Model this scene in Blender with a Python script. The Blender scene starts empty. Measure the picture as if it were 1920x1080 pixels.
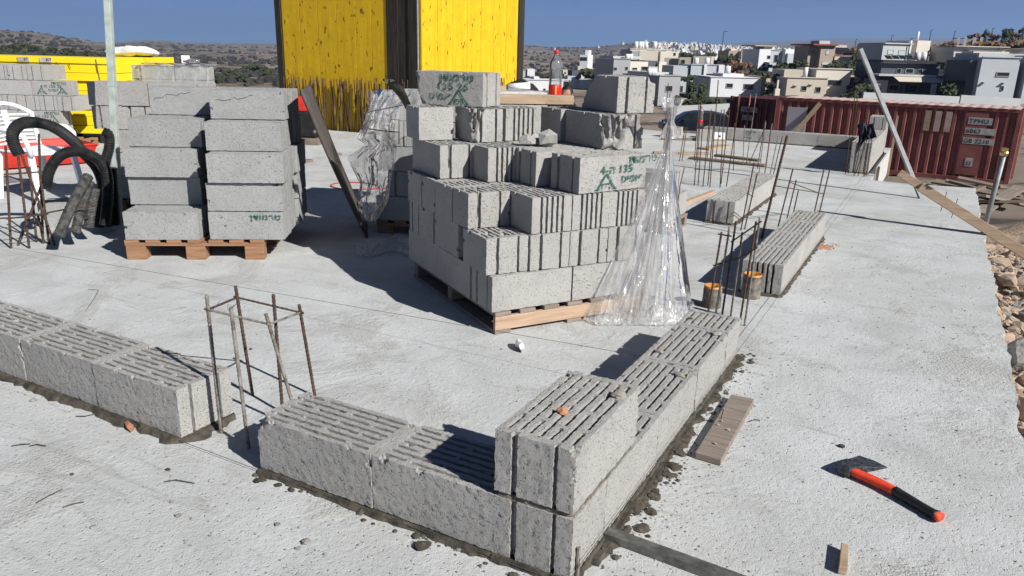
import bpy, bmesh, math, random
import numpy as np
from mathutils import Vector, Matrix, noise as mnoise
random.seed(7)
rng = np.random.default_rng(7)
sc = bpy.context.scene
COL = sc.collection
R = math.radians

# ------------------------------------------------------------------ camera
FPX = 1434.9                       # focal length in photograph pixels (1920 wide)
CAM = Vector((0.7056, -1.6932, 1.4425))
PITCH, ROLL, YAW = 0.2989, 0.0252, -0.4953
_f = Vector((math.sin(YAW)*math.cos(PITCH), math.cos(YAW)*math.cos(PITCH), -math.sin(PITCH)))
_r0 = Vector((math.cos(YAW), -math.sin(YAW), 0)); _u0 = _r0.cross(_f)
_r = _r0*math.cos(ROLL) + _u0*math.sin(ROLL)
_u = -_r0*math.sin(ROLL) + _u0*math.cos(ROLL)
cd = bpy.data.cameras.new('camera'); cam = bpy.data.objects.new('camera', cd); COL.objects.link(cam)
M = Matrix((( _r.x, _u.x, -_f.x, CAM.x), (_r.y, _u.y, -_f.y, CAM.y), (_r.z, _u.z, -_f.z, CAM.z), (0, 0, 0, 1)))
cam.matrix_world = M
cd.sensor_fit = 'HORIZONTAL'; cd.sensor_width = 36.0; cd.lens = FPX/1920*36
cd.clip_start = 0.05; cd.clip_end = 30000
sc.camera = cam

# ------------------------------------------------------------------ sky, sun, exposure
SUN_EL = R(34.5)
_sd = Vector((0.971, -0.238, 0)).normalized()              # horizontal direction towards the sun
w = bpy.data.worlds.new('World'); sc.world = w; w.use_nodes = True
nt = w.node_tree; bg = nt.nodes['Background']
sky = nt.nodes.new('ShaderNodeTexSky'); sky.sky_type = 'NISHITA'; sky.sun_disc = False
sky.sun_elevation = SUN_EL; sky.sun_rotation = math.atan2(_sd.x, _sd.y)
sky.altitude = 300; sky.air_density = 0.30; sky.dust_density = 0.0; sky.ozone_density = 8.0
nt.links.new(sky.outputs[0], bg.inputs[0]); bg.inputs[1].default_value = 0.05
sl = bpy.data.lights.new('sun', 'SUN'); sl.energy = 5.0; sl.angle = R(0.53); sl.color = (1.0, 0.97, 0.92)
so = bpy.data.objects.new('sun', sl); COL.objects.link(so)
so.rotation_euler = Vector((_sd.x*math.cos(SUN_EL), _sd.y*math.cos(SUN_EL), math.sin(SUN_EL))).to_track_quat('Z', 'Y').to_euler()
so.location = (10, -3, 12)
sc.view_settings.view_transform = 'Standard'; sc.view_settings.look = 'None'
sc.view_settings.exposure = 0.6; sc.view_settings.gamma = 1.0
try: sc.view_settings.use_curve_mapping = False
except Exception: pass
sc.render.engine = 'CYCLES'
sc.cycles.use_denoising = True
sc.cycles.max_bounces = 6; sc.cycles.transparent_max_bounces = 16
sc.cycles.diffuse_bounces = 3; sc.cycles.glossy_bounces = 3; sc.cycles.caustics_reflective = False; sc.cycles.caustics_refractive = False

# ------------------------------------------------------------------ where a photograph pixel stands
def ray(x, y): return _f + _r*((x-960)/FPX) + _u*((540-y)/FPX)
def at(x, y, D): return CAM + ray(x, y)*D                  # at depth D along the view axis
def gr(x, y, z=0.0):
    d = ray(x, y); t = (z-CAM.z)/d.z; return CAM + d*t
def at_h(x, y, H):                                         # at horizontal distance H
    d = ray(x, y); return CAM + d*(H/math.hypot(d.x, d.y))

# ------------------------------------------------------------------ materials
def new_mat(name):
    m = bpy.data.materials.new(name); m.use_nodes = True
    n = m.node_tree; b = n.nodes['Principled BSDF']; return m, n, b
def N(n, t, **kw):
    x = n.nodes.new(t)
    for k, v in kw.items(): setattr(x, k, v)
    return x
def coords(n, rnd=True, kind='Object'):
    tc = N(n, 'ShaderNodeTexCoord')
    if not rnd: return tc.outputs[kind]
    oi = N(n, 'ShaderNodeObjectInfo'); ml = N(n, 'ShaderNodeMath', operation='MULTIPLY'); ml.inputs[1].default_value = 37.0
    n.links.new(oi.outputs['Random'], ml.inputs[0])
    va = N(n, 'ShaderNodeVectorMath', operation='ADD')
    n.links.new(tc.outputs[kind], va.inputs[0]); n.links.new(ml.outputs[0], va.inputs[1]); return va.outputs[0]
def noise(n, vec, scale, detail=4, rough=.6, dist=0.0):
    t = N(n, 'ShaderNodeTexNoise'); t.inputs['Scale'].default_value = scale; t.inputs['Detail'].default_value = detail
    t.inputs['Roughness'].default_value = rough; t.inputs['Distortion'].default_value = dist
    if vec is not None: n.links.new(vec, t.inputs['Vector'])
    return t.outputs['Fac']
def ramp(n, fac, stops):
    r = N(n, 'ShaderNodeValToRGB'); e = r.color_ramp.elements
    while len(e) > 1: e.remove(e[-1])
    e[0].position = stops[0][0]; c = stops[0][1]; e[0].color = (*c, 1) if len(c) == 3 else c
    for p, c in stops[1:]:
        k = e.new(p); k.color = (*c, 1) if len(c) == 3 else c
    n.links.new(fac, r.inputs[0]); return r.outputs[0]
def g3(v): return (v, v, v)
def mixc(n, fac, a, b, mode='MIX'):
    m = N(n, 'ShaderNodeMix', data_type='RGBA', blend_type=mode)
    if isinstance(fac, (int, float)): m.inputs[0].default_value = fac
    else: n.links.new(fac, m.inputs[0])
    for s, v in ((6, a), (7, b)):
        if isinstance(v, tuple): m.inputs[s].default_value = (*v, 1) if len(v) == 3 else v
        else: n.links.new(v, m.inputs[s])
    return m.outputs[2]
def bump(n, b, h, strength, dist):
    bp = N(n, 'ShaderNodeBump'); bp.inputs['Strength'].default_value = strength; bp.inputs['Distance'].default_value = dist
    n.links.new(h, bp.inputs['Height']); n.links.new(bp.outputs[0], b.inputs['Normal'])
def mstretch(n, vec, s):
    m = N(n, 'ShaderNodeVectorMath', operation='MULTIPLY'); n.links.new(vec, m.inputs[0]); m.inputs[1].default_value = s; return m.outputs[0]
def addm(n, a, b, op='ADD'):
    m = N(n, 'ShaderNodeMath', operation=op)
    for i, v in enumerate((a, b)):
        if isinstance(v, (int, float)): m.inputs[i].default_value = v
        else: n.links.new(v, m.inputs[i])
    return m.outputs[0]

def simple(name, c1, c2, scale=8, rough=.8, bs=.3, bd=.003, bscale=None, metal=0.0, spec=.4, rnd=True, lo=.35, hi=.65):
    m, n, b = new_mat(name); v = coords(n, rnd)
    f = noise(n, v, scale, 5)
    n.links.new(ramp(n, f, [(lo, c1), (hi, c2)]), b.inputs['Base Color'])
    b.inputs['Roughness'].default_value = rough; b.inputs['Metallic'].default_value = metal
    b.inputs['Specular IOR Level'].default_value = spec
    if bs: bump(n, b, noise(n, v, bscale or scale*6, 4), bs, bd)
    return m

def pumice(name, tint=(1, 1, 1), dark=1.0):
    m, n, b = new_mat(name); v = coords(n)
    oi = N(n, 'ShaderNodeObjectInfo')
    big = noise(n, v, 5, 4); fine = noise(n, v, 260, 3, .8); pore = noise(n, v, 130, 2, .5); mid = noise(n, v, 28, 3)
    T = lambda x: tuple(x*dark*t for t in tint)
    col = ramp(n, big, [(.3, T(.37)), (.55, T(.425)), (.75, T(.455))])
    col = mixc(n, ramp(n, oi.outputs['Random'], [(0, g3(.0)), (1, g3(.35))]), col, T(.33))
    col = mixc(n, ramp(n, fine, [(.36, g3(.5)), (.50, g3(0))]), col, T(.20))
    col = mixc(n, ramp(n, pore, [(.63, g3(0)), (.70, g3(.5))]), col, T(.12))
    col = mixc(n, ramp(n, mid, [(.62, g3(0)), (.75, g3(.25))]), col, T(.52))
    n.links.new(col, b.inputs['Base Color']); b.inputs['Roughness'].default_value = .95; b.inputs['Specular IOR Level'].default_value = .1
    h = addm(n, addm(n, fine, 1.0, 'MULTIPLY'), addm(n, ramp(n, pore, [(.58, g3(0)), (.72, g3(1))]), -1.0, 'MULTIPLY'))
    bump(n, b, h, 1.0, .0042)
    return m
MAT = {}
MAT['pumice'] = pumice('pumice_block', (1, .97, .92))
MAT['pumice2'] = pumice('pumice_block_grey', (.99, 1, .98), .90)

def slab_mat():
    m, n, b = new_mat('fresh_concrete_slab'); v = coords(n, False)
    big = noise(n, v, .55, 5, .6); med = noise(n, v, 2.6, 6, .65, .6); fine = noise(n, v, 38, 5, .7); grit = noise(n, v, 140, 3, .7); spk = noise(n, v, 62, 2, .5)
    sw = noise(n, mstretch(n, v, (1.1, 5.0, 1)), 1.7, 6, .7, 1.2)
    col = ramp(n, med, [(.28, (.385, .393, .388)), (.48, (.478, .490, .488)), (.72, (.548, .562, .566))])
    col = mixc(n, ramp(n, big, [(.36, g3(.6)), (.56, g3(0))]), col, (.40, .405, .385))
    col = mixc(n, ramp(n, sw, [(.57, g3(0)), (.74, g3(.75))]), col, (.27, .268, .245))
    col = mixc(n, ramp(n, fine, [(.60, g3(0)), (.72, g3(.35))]), col, (.32, .315, .30))
    col = mixc(n, ramp(n, spk, [(.69, g3(0)), (.74, g3(.35))]), col, (.22, .215, .20))
    pt = noise(n, v, 1.3, 5, .65, .5); pmask = ramp(n, pt, [(.52, g3(0)), (.62, g3(1))])
    col = mixc(n, addm(n, pmask, .5, 'MULTIPLY'), col, (.38, .372, .345))
    ck = N(n, 'ShaderNodeTexVoronoi', feature='DISTANCE_TO_EDGE'); ck.inputs['Scale'].default_value = .33; n.links.new(mixc(n, .12, v, noise(n, v, 2.2, 5, .7)) if False else v, ck.inputs['Vector'])
    n.links.new(col, b.inputs['Base Color']); b.inputs['Roughness'].default_value = .9; b.inputs['Specular IOR Level'].default_value = .2
    h = addm(n, addm(n, fine, .9, 'MULTIPLY'), addm(n, addm(n, grit, .35, 'MULTIPLY'), addm(n, med, .9, 'MULTIPLY')))
    h = addm(n, h, addm(n, ramp(n, spk, [(.62, g3(0)), (.72, g3(1))]), -.5, 'MULTIPLY'))
    h = addm(n, h, addm(n, pmask, addm(n, noise(n, v, 75, 3, .7), 1.6, 'MULTIPLY'), 'MULTIPLY'))
    bump(n, b, h, .6, .010)
    return m
MAT['slab'] = slab_mat()
MAT['mortar'] = simple('damp_mortar', (.030, .026, .020), (.095, .080, .060), 22, .85, .8, .006, 90)
MAT['mortar_joint'] = simple('mortar_joint', (.07, .058, .045), (.19, .165, .135), 30, .9, .8, .004, 90)
MAT['mortar_dry'] = simple('dry_mortar', (.20, .18, .15), (.34, .31, .27), 22, .9, .8, .006, 90)
def wood(name, c1, c2, ax=0, sc_=18, rough=.75):
    m, n, b = new_mat(name); v = coords(n)
    s = [1.0, 1.0, 1.0]; s[ax] = .08
    vv = mstretch(n, v, tuple(s)); g = noise(n, vv, sc_*2.2, 6, .65, .8); kn = noise(n, v, 9, 3)
    col = ramp(n, g, [(.3, c1), (.7, c2)])
    col = mixc(n, ramp(n, kn, [(.62, g3(0)), (.75, g3(.55))]), col, tuple(x*.45 for x in c1))
    n.links.new(col, b.inputs['Base Color']); b.inputs['Roughness'].default_value = rough; b.inputs['Specular IOR Level'].default_value = .25
    bump(n, b, g, .4, .003); return m
MAT['wood_pallet'] = wood('orange_pallet_wood', (.20, .105, .056), (.36, .205, .118))
MAT['wood_pale'] = wood('pale_pine', (.33, .22, .15), (.50, .36, .26))
MAT['wood_tan'] = wood('tan_timber', (.29, .205, .135), (.46, .345, .24))
MAT['wood_grey'] = wood('weathered_wood', (.13, .10, .075), (.25, .20, .15))
MAT['wood_dirty'] = wood('dirty_plank', (.15, .122, .10), (.285, .235, .195))
MAT['wood_dark'] = wood('dark_stained_wood', (.010, .009, .008), (.055, .045, .038), 2)
MAT['ply_dark'] = wood('dark_film_plywood', (.045, .038, .034), (.11, .095, .085), 2)
MAT['dust_board'] = simple('dust_white_board', (.42, .41, .39), (.58, .57, .55), 30, .9, .3)
MAT['rust'] = simple('rusty_rebar', (.030, .018, .012), (.095, .055, .038), 60, .85, .5, .002, 300)
MAT['rebar_grey'] = simple('mortar_splashed_rebar', (.075, .058, .045), (.27, .25, .22), 26, .9, .5, .002, 300)
MAT['wire'] = simple('tie_wire', (.05, .045, .04), (.10, .09, .08), 60, .6, 0)
MAT['galv'] = simple('galvanised_steel', (.34, .35, .34), (.50, .52, .50), 24, .45, .2, .001, 60, .35)
MAT['galv_green'] = simple('green_grey_painted_tube', (.30, .35, .31), (.42, .47, .43), 14, .5, .2, .001, 60)
MAT['steel_mid'] = simple('shade_toned_steel_tube', (.17, .175, .18), (.25, .255, .26), 14, .5, .2, .001, 60, .3)  # galvanised grey darkened in colour for the prop's less sunlit side
MAT['steel_dark'] = simple('dull_steel_section', (.10, .10, .09), (.22, .215, .19), 30, .45, .3, .001, 90, .5)
def yellow(name, ax=2, dirt=.5):
    m, n, b = new_mat(name); v = coords(n, False)
    s = [1.0, 1.0, 1.0]; s[ax] = .06
    st = noise(n, mstretch(n, v, tuple(s)), 14, 6, .7); sp = noise(n, v, 5.5, 3, .6); sm = noise(n, mstretch(n, v, (1, 1, .5)), 15, 2, .4)
    col = ramp(n, st, [(.25, (.50, .29, .006)), (.5, (.66, .42, .009)), (.75, (.72, .48, .014))])
    col = mixc(n, ramp(n, sp, [(.35, g3(.5)), (.6, g3(0))]), col, (.54, .31, .008))
    col = mixc(n, ramp(n, sm, [(.665, g3(0)), (.715, g3(dirt*1.7))]), col, (.09, .045, .006))
    n.links.new(col, b.inputs['Base Color']); b.inputs['Roughness'].default_value = .5; b.inputs['Specular IOR Level'].default_value = .35
    bump(n, b, st, .25, .004); return m
MAT['yellow'] = yellow('yellow_formwork_panel')
MAT['yellow2'] = simple('clean_yellow_panel', (.80, .60, .01), (.86, .66, .015), 3, .5, .1)
MAT['red'] = simple('red_painted_metal', (.42, .022, .012), (.56, .035, .02), 9, .55, .3, .002)
MAT['white_plastic'] = simple('white_plastic', (.74, .75, .77), (.80, .81, .82), 6, .4, 0)
MAT['black_pipe'] = simple('black_corrugated_pipe', (.012, .012, .013), (.035, .035, .036), 12, .38, .1)
MAT['dust_pipe'] = simple('dusty_corrugated_pipe', (.03, .03, .03), (.13, .125, .115), 30, .6, .2)
MAT['terracotta'] = simple('orange_pvc', (.42, .17, .035), (.54, .25, .06), 14, .5, .1)
MAT['pipe_dirty'] = simple('mortar_smeared_pvc', (.025, .022, .02), (.22, .20, .17), 18, .8, .5)
MAT['brass'] = simple('brass_fitting', (.55, .36, .14), (.68, .47, .2), 30, .35, 0, metal=.8)
MAT['orange_handle'] = simple('orange_glassfibre', (.62, .05, .018), (.84, .07, .025), 30, .6, .2)
MAT['black_rubber'] = simple('black_rubber', (.010, .010, .010), (.022, .022, .022), 40, .5, .2)
MAT['axe_steel'] = simple('scuffed_dark_steel', (.015, .016, .018), (.12, .125, .135), 55, .45, .5, .002, 120, .5)
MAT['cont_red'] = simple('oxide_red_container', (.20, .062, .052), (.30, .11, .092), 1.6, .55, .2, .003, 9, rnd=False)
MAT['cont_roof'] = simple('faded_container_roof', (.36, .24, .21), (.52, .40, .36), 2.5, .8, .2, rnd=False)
MAT['cont_dark'] = simple('dark_red_shaded_container_end', (.055, .012, .010), (.085, .018, .014), 3, .6, .2, rnd=False)  # dark red lowered further, the end's shade is put into the colour
MAT['sticker'] = simple('worn_white_label', (.34, .32, .31), (.52, .50, .49), 7, .7, 0)
MAT['sticker_grey'] = simple('worn_grey_label', (.20, .19, .185), (.36, .35, .34), 7, .7, 0)
MAT['ink'] = simple('black_ink', (.015, .015, .016), (.03, .03, .03), 5, .7, 0)
MAT['car'] = simple('navy_car_paint', (.006, .008, .016), (.010, .013, .024), 3, .32, 0, spec=.35)
MAT['glass_dark'] = simple('dark_glass', (.012, .016, .018), (.02, .025, .028), 3, .08, 0, spec=.6)
MAT['tyre'] = simple('tyre_rubber', (.012, .012, .012), (.02, .02, .02), 30, .8, .2)
MAT['chrome'] = simple('alloy_rim', (.4, .4, .41), (.5, .5, .51), 9, .3, 0, metal=.9)
MAT['lamp_red'] = simple('red_lamp_lens', (.3, .01, .01), (.36, .015, .015), 9, .2, 0)
MAT['lamp_clear'] = simple('clear_lamp_lens', (.5, .5, .52), (.6, .6, .62), 9, .15, 0)
MAT['cloth_navy'] = simple('navy_jacket_cloth', (.010, .011, .018), (.03, .03, .045), 14, .9, .5, .01, 30)
MAT['cloth_black'] = simple('black_cloth', (.006, .006, .006), (.016, .015, .015), 14, .9, .5, .01, 20)
MAT['cloth_olive'] = simple('olive_cloth', (.05, .052, .035), (.10, .10, .07), 14, .9, .5, .01, 30)
MAT['skin'] = simple('skin', (.30, .155, .095), (.36, .19, .12), 12, .55, .1)
MAT['hair'] = simple('black_hair', (.006, .005, .005), (.014, .012, .011), 60, .6, .5, .004, 150)
MAT['paper'] = simple('white_paper', (.72, .73, .76), (.78, .79, .82), 6, .8, 0)
MAT['label_red'] = simple('red_bottle_label', (.62, .012, .015), (.70, .02, .02), 9, .4, 0)
MAT['cap_red'] = simple('red_bottle_cap', (.60, .015, .03), (.66, .02, .04), 9, .4, 0)
MAT['label_yellow'] = simple('yellow_print', (.75, .5, .06), (.8, .56, .1), 9, .5, 0)
MAT['terrasoil'] = simple('rubble_soil', (.24, .17, .12), (.44, .335, .25), 6, .95, .9, .03, 22, rnd=False)
MAT['rock'] = simple('limestone_rubble', (.22, .165, .125), (.42, .335, .26), 7, .95, .8, .01, 40)
MAT['rock_grey'] = simple('grey_concrete_lump', (.16, .16, .15), (.40, .39, .37), 24, .95, .9, .01, 50)
MAT['pebble'] = simple('grey_pebble', (.16, .15, .14), (.36, .345, .32), 9, .9, .5)
MAT['brick_chip'] = simple('terracotta_chip', (.36, .16, .085), (.46, .23, .13), 20, .9, .4)
MAT['foil'] = simple('crumpled_pale_foil', (.55, .55, .56), (.72, .72, .73), 40, .4, .5, .004, 60, .2)
MAT['string'] = simple('mason_string', (.05, .05, .05), (.09, .09, .085), 60, .9, 0)
MAT['bag_white'] = simple('white_sack', (.66, .66, .66), (.78, .78, .78), 9, .7, .4, .01, 20)

def green_ink():
    m, n, b = new_mat('green_stencil_ink'); v = coords(n)
    f = noise(n, v, 70, 4, .7)
    b.inputs['Base Color'].default_value = (.006, .10, .065, 1); b.inputs['Roughness'].default_value = .9
    tr = N(n, 'ShaderNodeBsdfTransparent'); mx = N(n, 'ShaderNodeMixShader')
    n.links.new(ramp(n, f, [(.36, g3(.0)), (.5, g3(.92))]), mx.inputs[0]); n.links.new(tr.outputs[0], mx.inputs[1]); n.links.new(b.outputs[0], mx.inputs[2])
    n.links.new(mx.outputs[0], n.nodes['Material Output'].inputs[0]); return m
MAT['green'] = green_ink()
def film(name, white=.05, edge=.5, tint=(.985, .985, .985), rough=.09, ior=1.25, wrinkle=.012):
    """thin clear sheet: see-through face on, milky where it is seen edge on, sharp glints on its folds"""
    m, n, b = new_mat(name); v = coords(n); n.nodes.remove(b)
    tr = N(n, 'ShaderNodeBsdfTransparent'); tr.inputs[0].default_value = (*tint, 1)
    gl = N(n, 'ShaderNodeBsdfGlossy'); gl.inputs['Roughness'].default_value = rough; gl.inputs[0].default_value = (1, 1, 1, 1)
    df = N(n, 'ShaderNodeBsdfDiffuse'); df.inputs[0].default_value = (.86, .855, .85, 1)
    tl = N(n, 'ShaderNodeBsdfTranslucent'); tl.inputs[0].default_value = (.86, .855, .85, 1)
    wr = noise(n, mstretch(n, v, (1, 1, .35)), 13, 3, .55, .8)
    bp = N(n, 'ShaderNodeBump'); bp.inputs['Strength'].default_value = 1.0; bp.inputs['Distance'].default_value = wrinkle; n.links.new(wr, bp.inputs['Height'])
    n.links.new(bp.outputs[0], gl.inputs['Normal'])
    dd = N(n, 'ShaderNodeMixShader'); dd.inputs[0].default_value = .4; n.links.new(df.outputs[0], dd.inputs[1]); n.links.new(tl.outputs[0], dd.inputs[2])
    lw = N(n, 'ShaderNodeLayerWeight'); lw.inputs[0].default_value = .5; n.links.new(bp.outputs[0], lw.inputs['Normal'])
    fac = addm(n, ramp(n, lw.outputs['Facing'], [(.25, g3(white)), (.65, g3(white+edge*.35)), (.95, g3(white+edge))]), ramp(n, wr, [(.52, g3(0)), (.72, g3(white*1.5))]))
    m1 = N(n, 'ShaderNodeMixShader'); n.links.new(fac, m1.inputs[0]); n.links.new(tr.outputs[0], m1.inputs[1]); n.links.new(dd.outputs[0], m1.inputs[2])
    fr = N(n, 'ShaderNodeFresnel'); fr.inputs[0].default_value = ior; n.links.new(bp.outputs[0], fr.inputs['Normal'])
    m2 = N(n, 'ShaderNodeMixShader'); n.links.new(fr.outputs[0], m2.inputs[0]); n.links.new(m1.outputs[0], m2.inputs[1]); n.links.new(gl.outputs[0], m2.inputs[2])
    n.links.new(m2.outputs[0], n.nodes['Material Output'].inputs[0]); return m
MAT['film'] = film('clear_stretch_film', .20, .60, (.985, .985, .985), .15)
MAT['film_dirty'] = film('dusty_stretch_film', .26, .55, (.96, .945, .93), .16)
MAT['pet'] = film('clear_bottle_plastic', .14, .40, (.95, .965, .98), .05, 1.5, .002)

def house_mat(name, c, rough=.9):
    return simple(name, tuple(x*.9 for x in c), c, .35, rough, .15, .01, 6)
MAT['h_white'] = house_mat('white_render', (.62, .63, .64))
MAT['h_cream'] = house_mat('cream_render', (.62, .575, .49))
MAT['h_beige'] = house_mat('beige_render', (.50, .45, .37))
MAT['h_brown'] = house_mat('brown_render', (.36, .29, .23))
MAT['h_grey'] = house_mat('grey_render', (.30, .305, .31))
MAT['h_lgrey'] = house_mat('light_grey_render', (.44, .45, .45))
MAT['h_blue'] = house_mat('cool_grey_render', (.42, .455, .48))
MAT['h_slate'] = house_mat('slate_grey_render', (.085, .092, .108))
MAT['h_dark'] = house_mat('dark_trim', (.03, .032, .036))
MAT['h_tile'] = house_mat('red_roof_tile', (.22, .075, .05))
MAT['stonewall'] = simple('rough_stone_wall', (.30, .235, .16), (.56, .46, .34), 1.5, .95, .8, .1, 3)
MAT['awning'] = simple('striped_awning', (.52, .46, .36), (.60, .54, .43), 3, .9, 0)
MAT['asphalt'] = simple('asphalt', (.045, .045, .046), (.065, .065, .066), 2, .9, .3)
MAT['foliage'] = simple('dark_foliage', (.022, .032, .014), (.06, .075, .030), 3, .9, 0)
MAT['foliage_dry'] = simple('dry_foliage', (.10, .055, .03), (.19, .11, .06), 3, .9, 0)
MAT['scrub'] = simple('dark_scrub', (.020, .020, .016), (.044, .043, .034), .2, .95, 0)
MAT['trunk'] = simple('bark', (.08, .06, .045), (.14, .11, .085), 6, .95, .4)

def terrain_mat():
    m, n, b = new_mat('dry_hillside'); v = coords(n, False)
    big = noise(n, v, .0022, 6, .6, .4); med = noise(n, v, .018, 6, .7, .5); fine = noise(n, v, .11, 5, .75)
    ter = noise(n, mstretch(n, v, (.03, .03, .25)), 1.0, 6, .7)
    col = ramp(n, med, [(.3, (.15, .122, .10)), (.5, (.255, .208, .17)), (.7, (.34, .29, .24))])
    col = mixc(n, ramp(n, big, [(.42, g3(0)), (.6, g3(.6))]), col, (.105, .075, .058))
    col = mixc(n, ramp(n, ter, [(.50, g3(0)), (.70, g3(.4))]), col, (.30, .25, .20))
    col = mixc(n, ramp(n, fine, [(.50, g3(0)), (.58, g3(.85))]), col, (.05, .05, .042))
    n.links.new(col, b.inputs['Base Color']); b.inputs['Roughness'].default_value = .95; b.inputs['Specular IOR Level'].default_value = .05
    return m
MAT['terrain'] = terrain_mat()

# ------------------------------------------------------------------ mesh helpers
class MB:
    def __init__(s): s.v = []; s.f = []
    def add(s, vs, fs):
        o = len(s.v); s.v += [tuple(x) for x in vs]; s.f += [tuple(i+o for i in f) for f in fs]; return s
    def box(s, c, size, rot=None, taper=1.0):
        x, y, z = (d/2 for d in size); vs = []
        for dz in (-1, 1):
            k = taper if dz > 0 else 1
            for dx, dy in ((-1, -1), (1, -1), (1, 1), (-1, 1)): vs.append(Vector((dx*x*k, dy*y*k, dz*z)))
        if rot is not None: vs = [rot @ q for q in vs]
        c = Vector(c); vs = [q+c for q in vs]
        return s.add(vs, [(3, 2, 1, 0), (4, 5, 6, 7), (0, 1, 5, 4), (1, 2, 6, 5), (2, 3, 7, 6), (3, 0, 4, 7)])
    def bar(s, p, q, wd, ht, up=(0, 0, 1)):
        p = Vector(p); q = Vector(q); d = q-p; L = d.length; x = d/L; up = Vector(up)
        y = up.cross(x)
        if y.length < 1e-4: y = Vector((0, 1, 0)).cross(x)
        y.normalize(); z = x.cross(y)
        return s.box((p+q)/2, (L, wd, ht), Matrix((x, y, z)).transposed())
    def tube(s, pts, rad, n=6, cap=True):
        pts = [Vector(p) for p in pts]; rings = []; prev = None
        for i, p in enumerate(pts):
            t = (pts[min(i+1, len(pts)-1)]-pts[max(i-1, 0)]).normalized()
            if prev is None:
                a = t.orthogonal().normalized()
            else:
                a = (prev-t*prev.dot(t)); a = a.normalized() if a.length > 1e-5 else t.orthogonal().normalized()
            prev = a; bb = t.cross(a); r = rad[i] if hasattr(rad, '__len__') else rad
            rings.append([p+(a*math.cos(2*math.pi*k/n)+bb*math.sin(2*math.pi*k/n))*r for k in range(n)])
        vs = [q for rr in rings for q in rr]; fs = []
        for i in range(len(pts)-1):
            for k in range(n): fs.append((i*n+k, i*n+(k+1) % n, (i+1)*n+(k+1) % n, (i+1)*n+k))
        if cap: fs += [tuple(range(n-1, -1, -1)), tuple((len(pts)-1)*n+k for k in range(n))]
        return s.add(vs, fs)
    def lathe(s, prof, n=16, c=(0, 0, 0)):
        vs = []; fs = []; c = Vector(c)
        for r, z in prof:
            for k in range(n): vs.append(c+Vector((r*math.cos(2*math.pi*k/n), r*math.sin(2*math.pi*k/n), z)))
        for i in range(len(prof)-1):
            for k in range(n): fs.append((i*n+k, i*n+(k+1) % n, (i+1)*n+(k+1) % n, (i+1)*n+k))
        return s.add(vs, fs)
    def prism(s, poly, z0, z1):
        n = len(poly); vs = [(x, y, z0) for x, y in poly]+[(x, y, z1) for x, y in poly]
        return s.add(vs, [tuple(range(n-1, -1, -1)), tuple(range(n, 2*n))]+[(i, (i+1) % n, n+(i+1) % n, n+i) for i in range(n)])
    def prism_y(s, poly, y0, y1):                          # profile in x,z pushed along y
        n = len(poly); vs = [(x, y0, z) for x, z in poly]+[(x, y1, z) for x, z in poly]
        return s.add(vs, [tuple(range(n)), tuple(range(2*n-1, n-1, -1))]+[(i, n+i, n+(i+1) % n, (i+1) % n) for i in range(n)])
    def grid(s, fn, nu, nv):
        vs = [fn(i/nu, j/nv) for i in range(nu+1) for j in range(nv+1)]; fs = []
        for i in range(nu):
            for j in range(nv):
                a = i*(nv+1)+j; fs.append((a, a+nv+1, a+nv+2, a+1))
        return s.add(vs, fs)
    def blob(s, c, r, seed=0, n=1, jit=.25, flat=1.0):
        bm = bmesh.new(); bmesh.ops.create_icosphere(bm, subdivisions=n, radius=1.0); rg = random.Random(seed)
        rr = r if hasattr(r, '__len__') else (r, r, r*flat)
        vs = []
        for q in bm.verts:
            k = 1+rg.uniform(-jit, jit); vs.append((c[0]+q.co.x*rr[0]*k, c[1]+q.co.y*rr[1]*k, c[2]+q.co.z*rr[2]*k))
        fs = [tuple(x.index for x in f.verts) for f in bm.faces]; bm.free(); return s.add(vs, fs)
    def mesh(s, name, smooth=False):
        m = bpy.data.meshes.new(name); m.from_pydata(s.v, [], s.f); m.update()
        if smooth: m.polygons.foreach_set('use_smooth', [True]*len(m.polygons))
        return m
    def build(s, name, mat, parent=None, smooth=False, loc=None, rz=None, bevel=0):
        o = bpy.data.objects.new(name, s.mesh(name, smooth)); COL.objects.link(o)
        o.data.materials.append(MAT[mat] if isinstance(mat, str) else mat)
        if parent is not None: o.parent = parent
        if loc is not None: o.location = loc
        if rz is not None: o.rotation_euler = (0, 0, rz)
        if bevel:
            bv = o.modifiers.new('bevel', 'BEVEL'); bv.width = bevel; bv.segments = 2; bv.limit_method = 'ANGLE'
        return o
def tag(o, label=None, cat=None, group=None, kind=None):
    if label: o['label'] = label
    if cat: o['category'] = cat
    if group: o['group'] = group
    if kind: o['kind'] = kind
    return o
def empty(name, loc=(0, 0, 0), rz=0.0, label=None, cat=None, group=None):
    o = bpy.data.objects.new(name, None); COL.objects.link(o); o.location = loc; o.rotation_euler = (0, 0, rz); o.empty_display_size = .1
    return tag(o, label, cat, group)
def put(name, mesh, parent=None, loc=(0, 0, 0), rz=0.0):
    o = bpy.data.objects.new(name, mesh); COL.objects.link(o)
    if parent is not None: o.parent = parent
    o.location = loc; o.rotation_euler = (0, 0, rz); return o
def hnoise(x, y, seed=0):
    return (math.sin(x*1.7+seed*3.1+math.sin(y*2.3+seed)*1.3)+math.sin(y*1.9-seed*1.7+math.sin(x*2.9)*1.1)+.5*math.sin(x*5.3+y*4.1+seed))/2.5
ORD = ['bottom', 'second', 'third', 'fourth', 'fifth', 'sixth', 'seventh', 'eighth']
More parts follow.
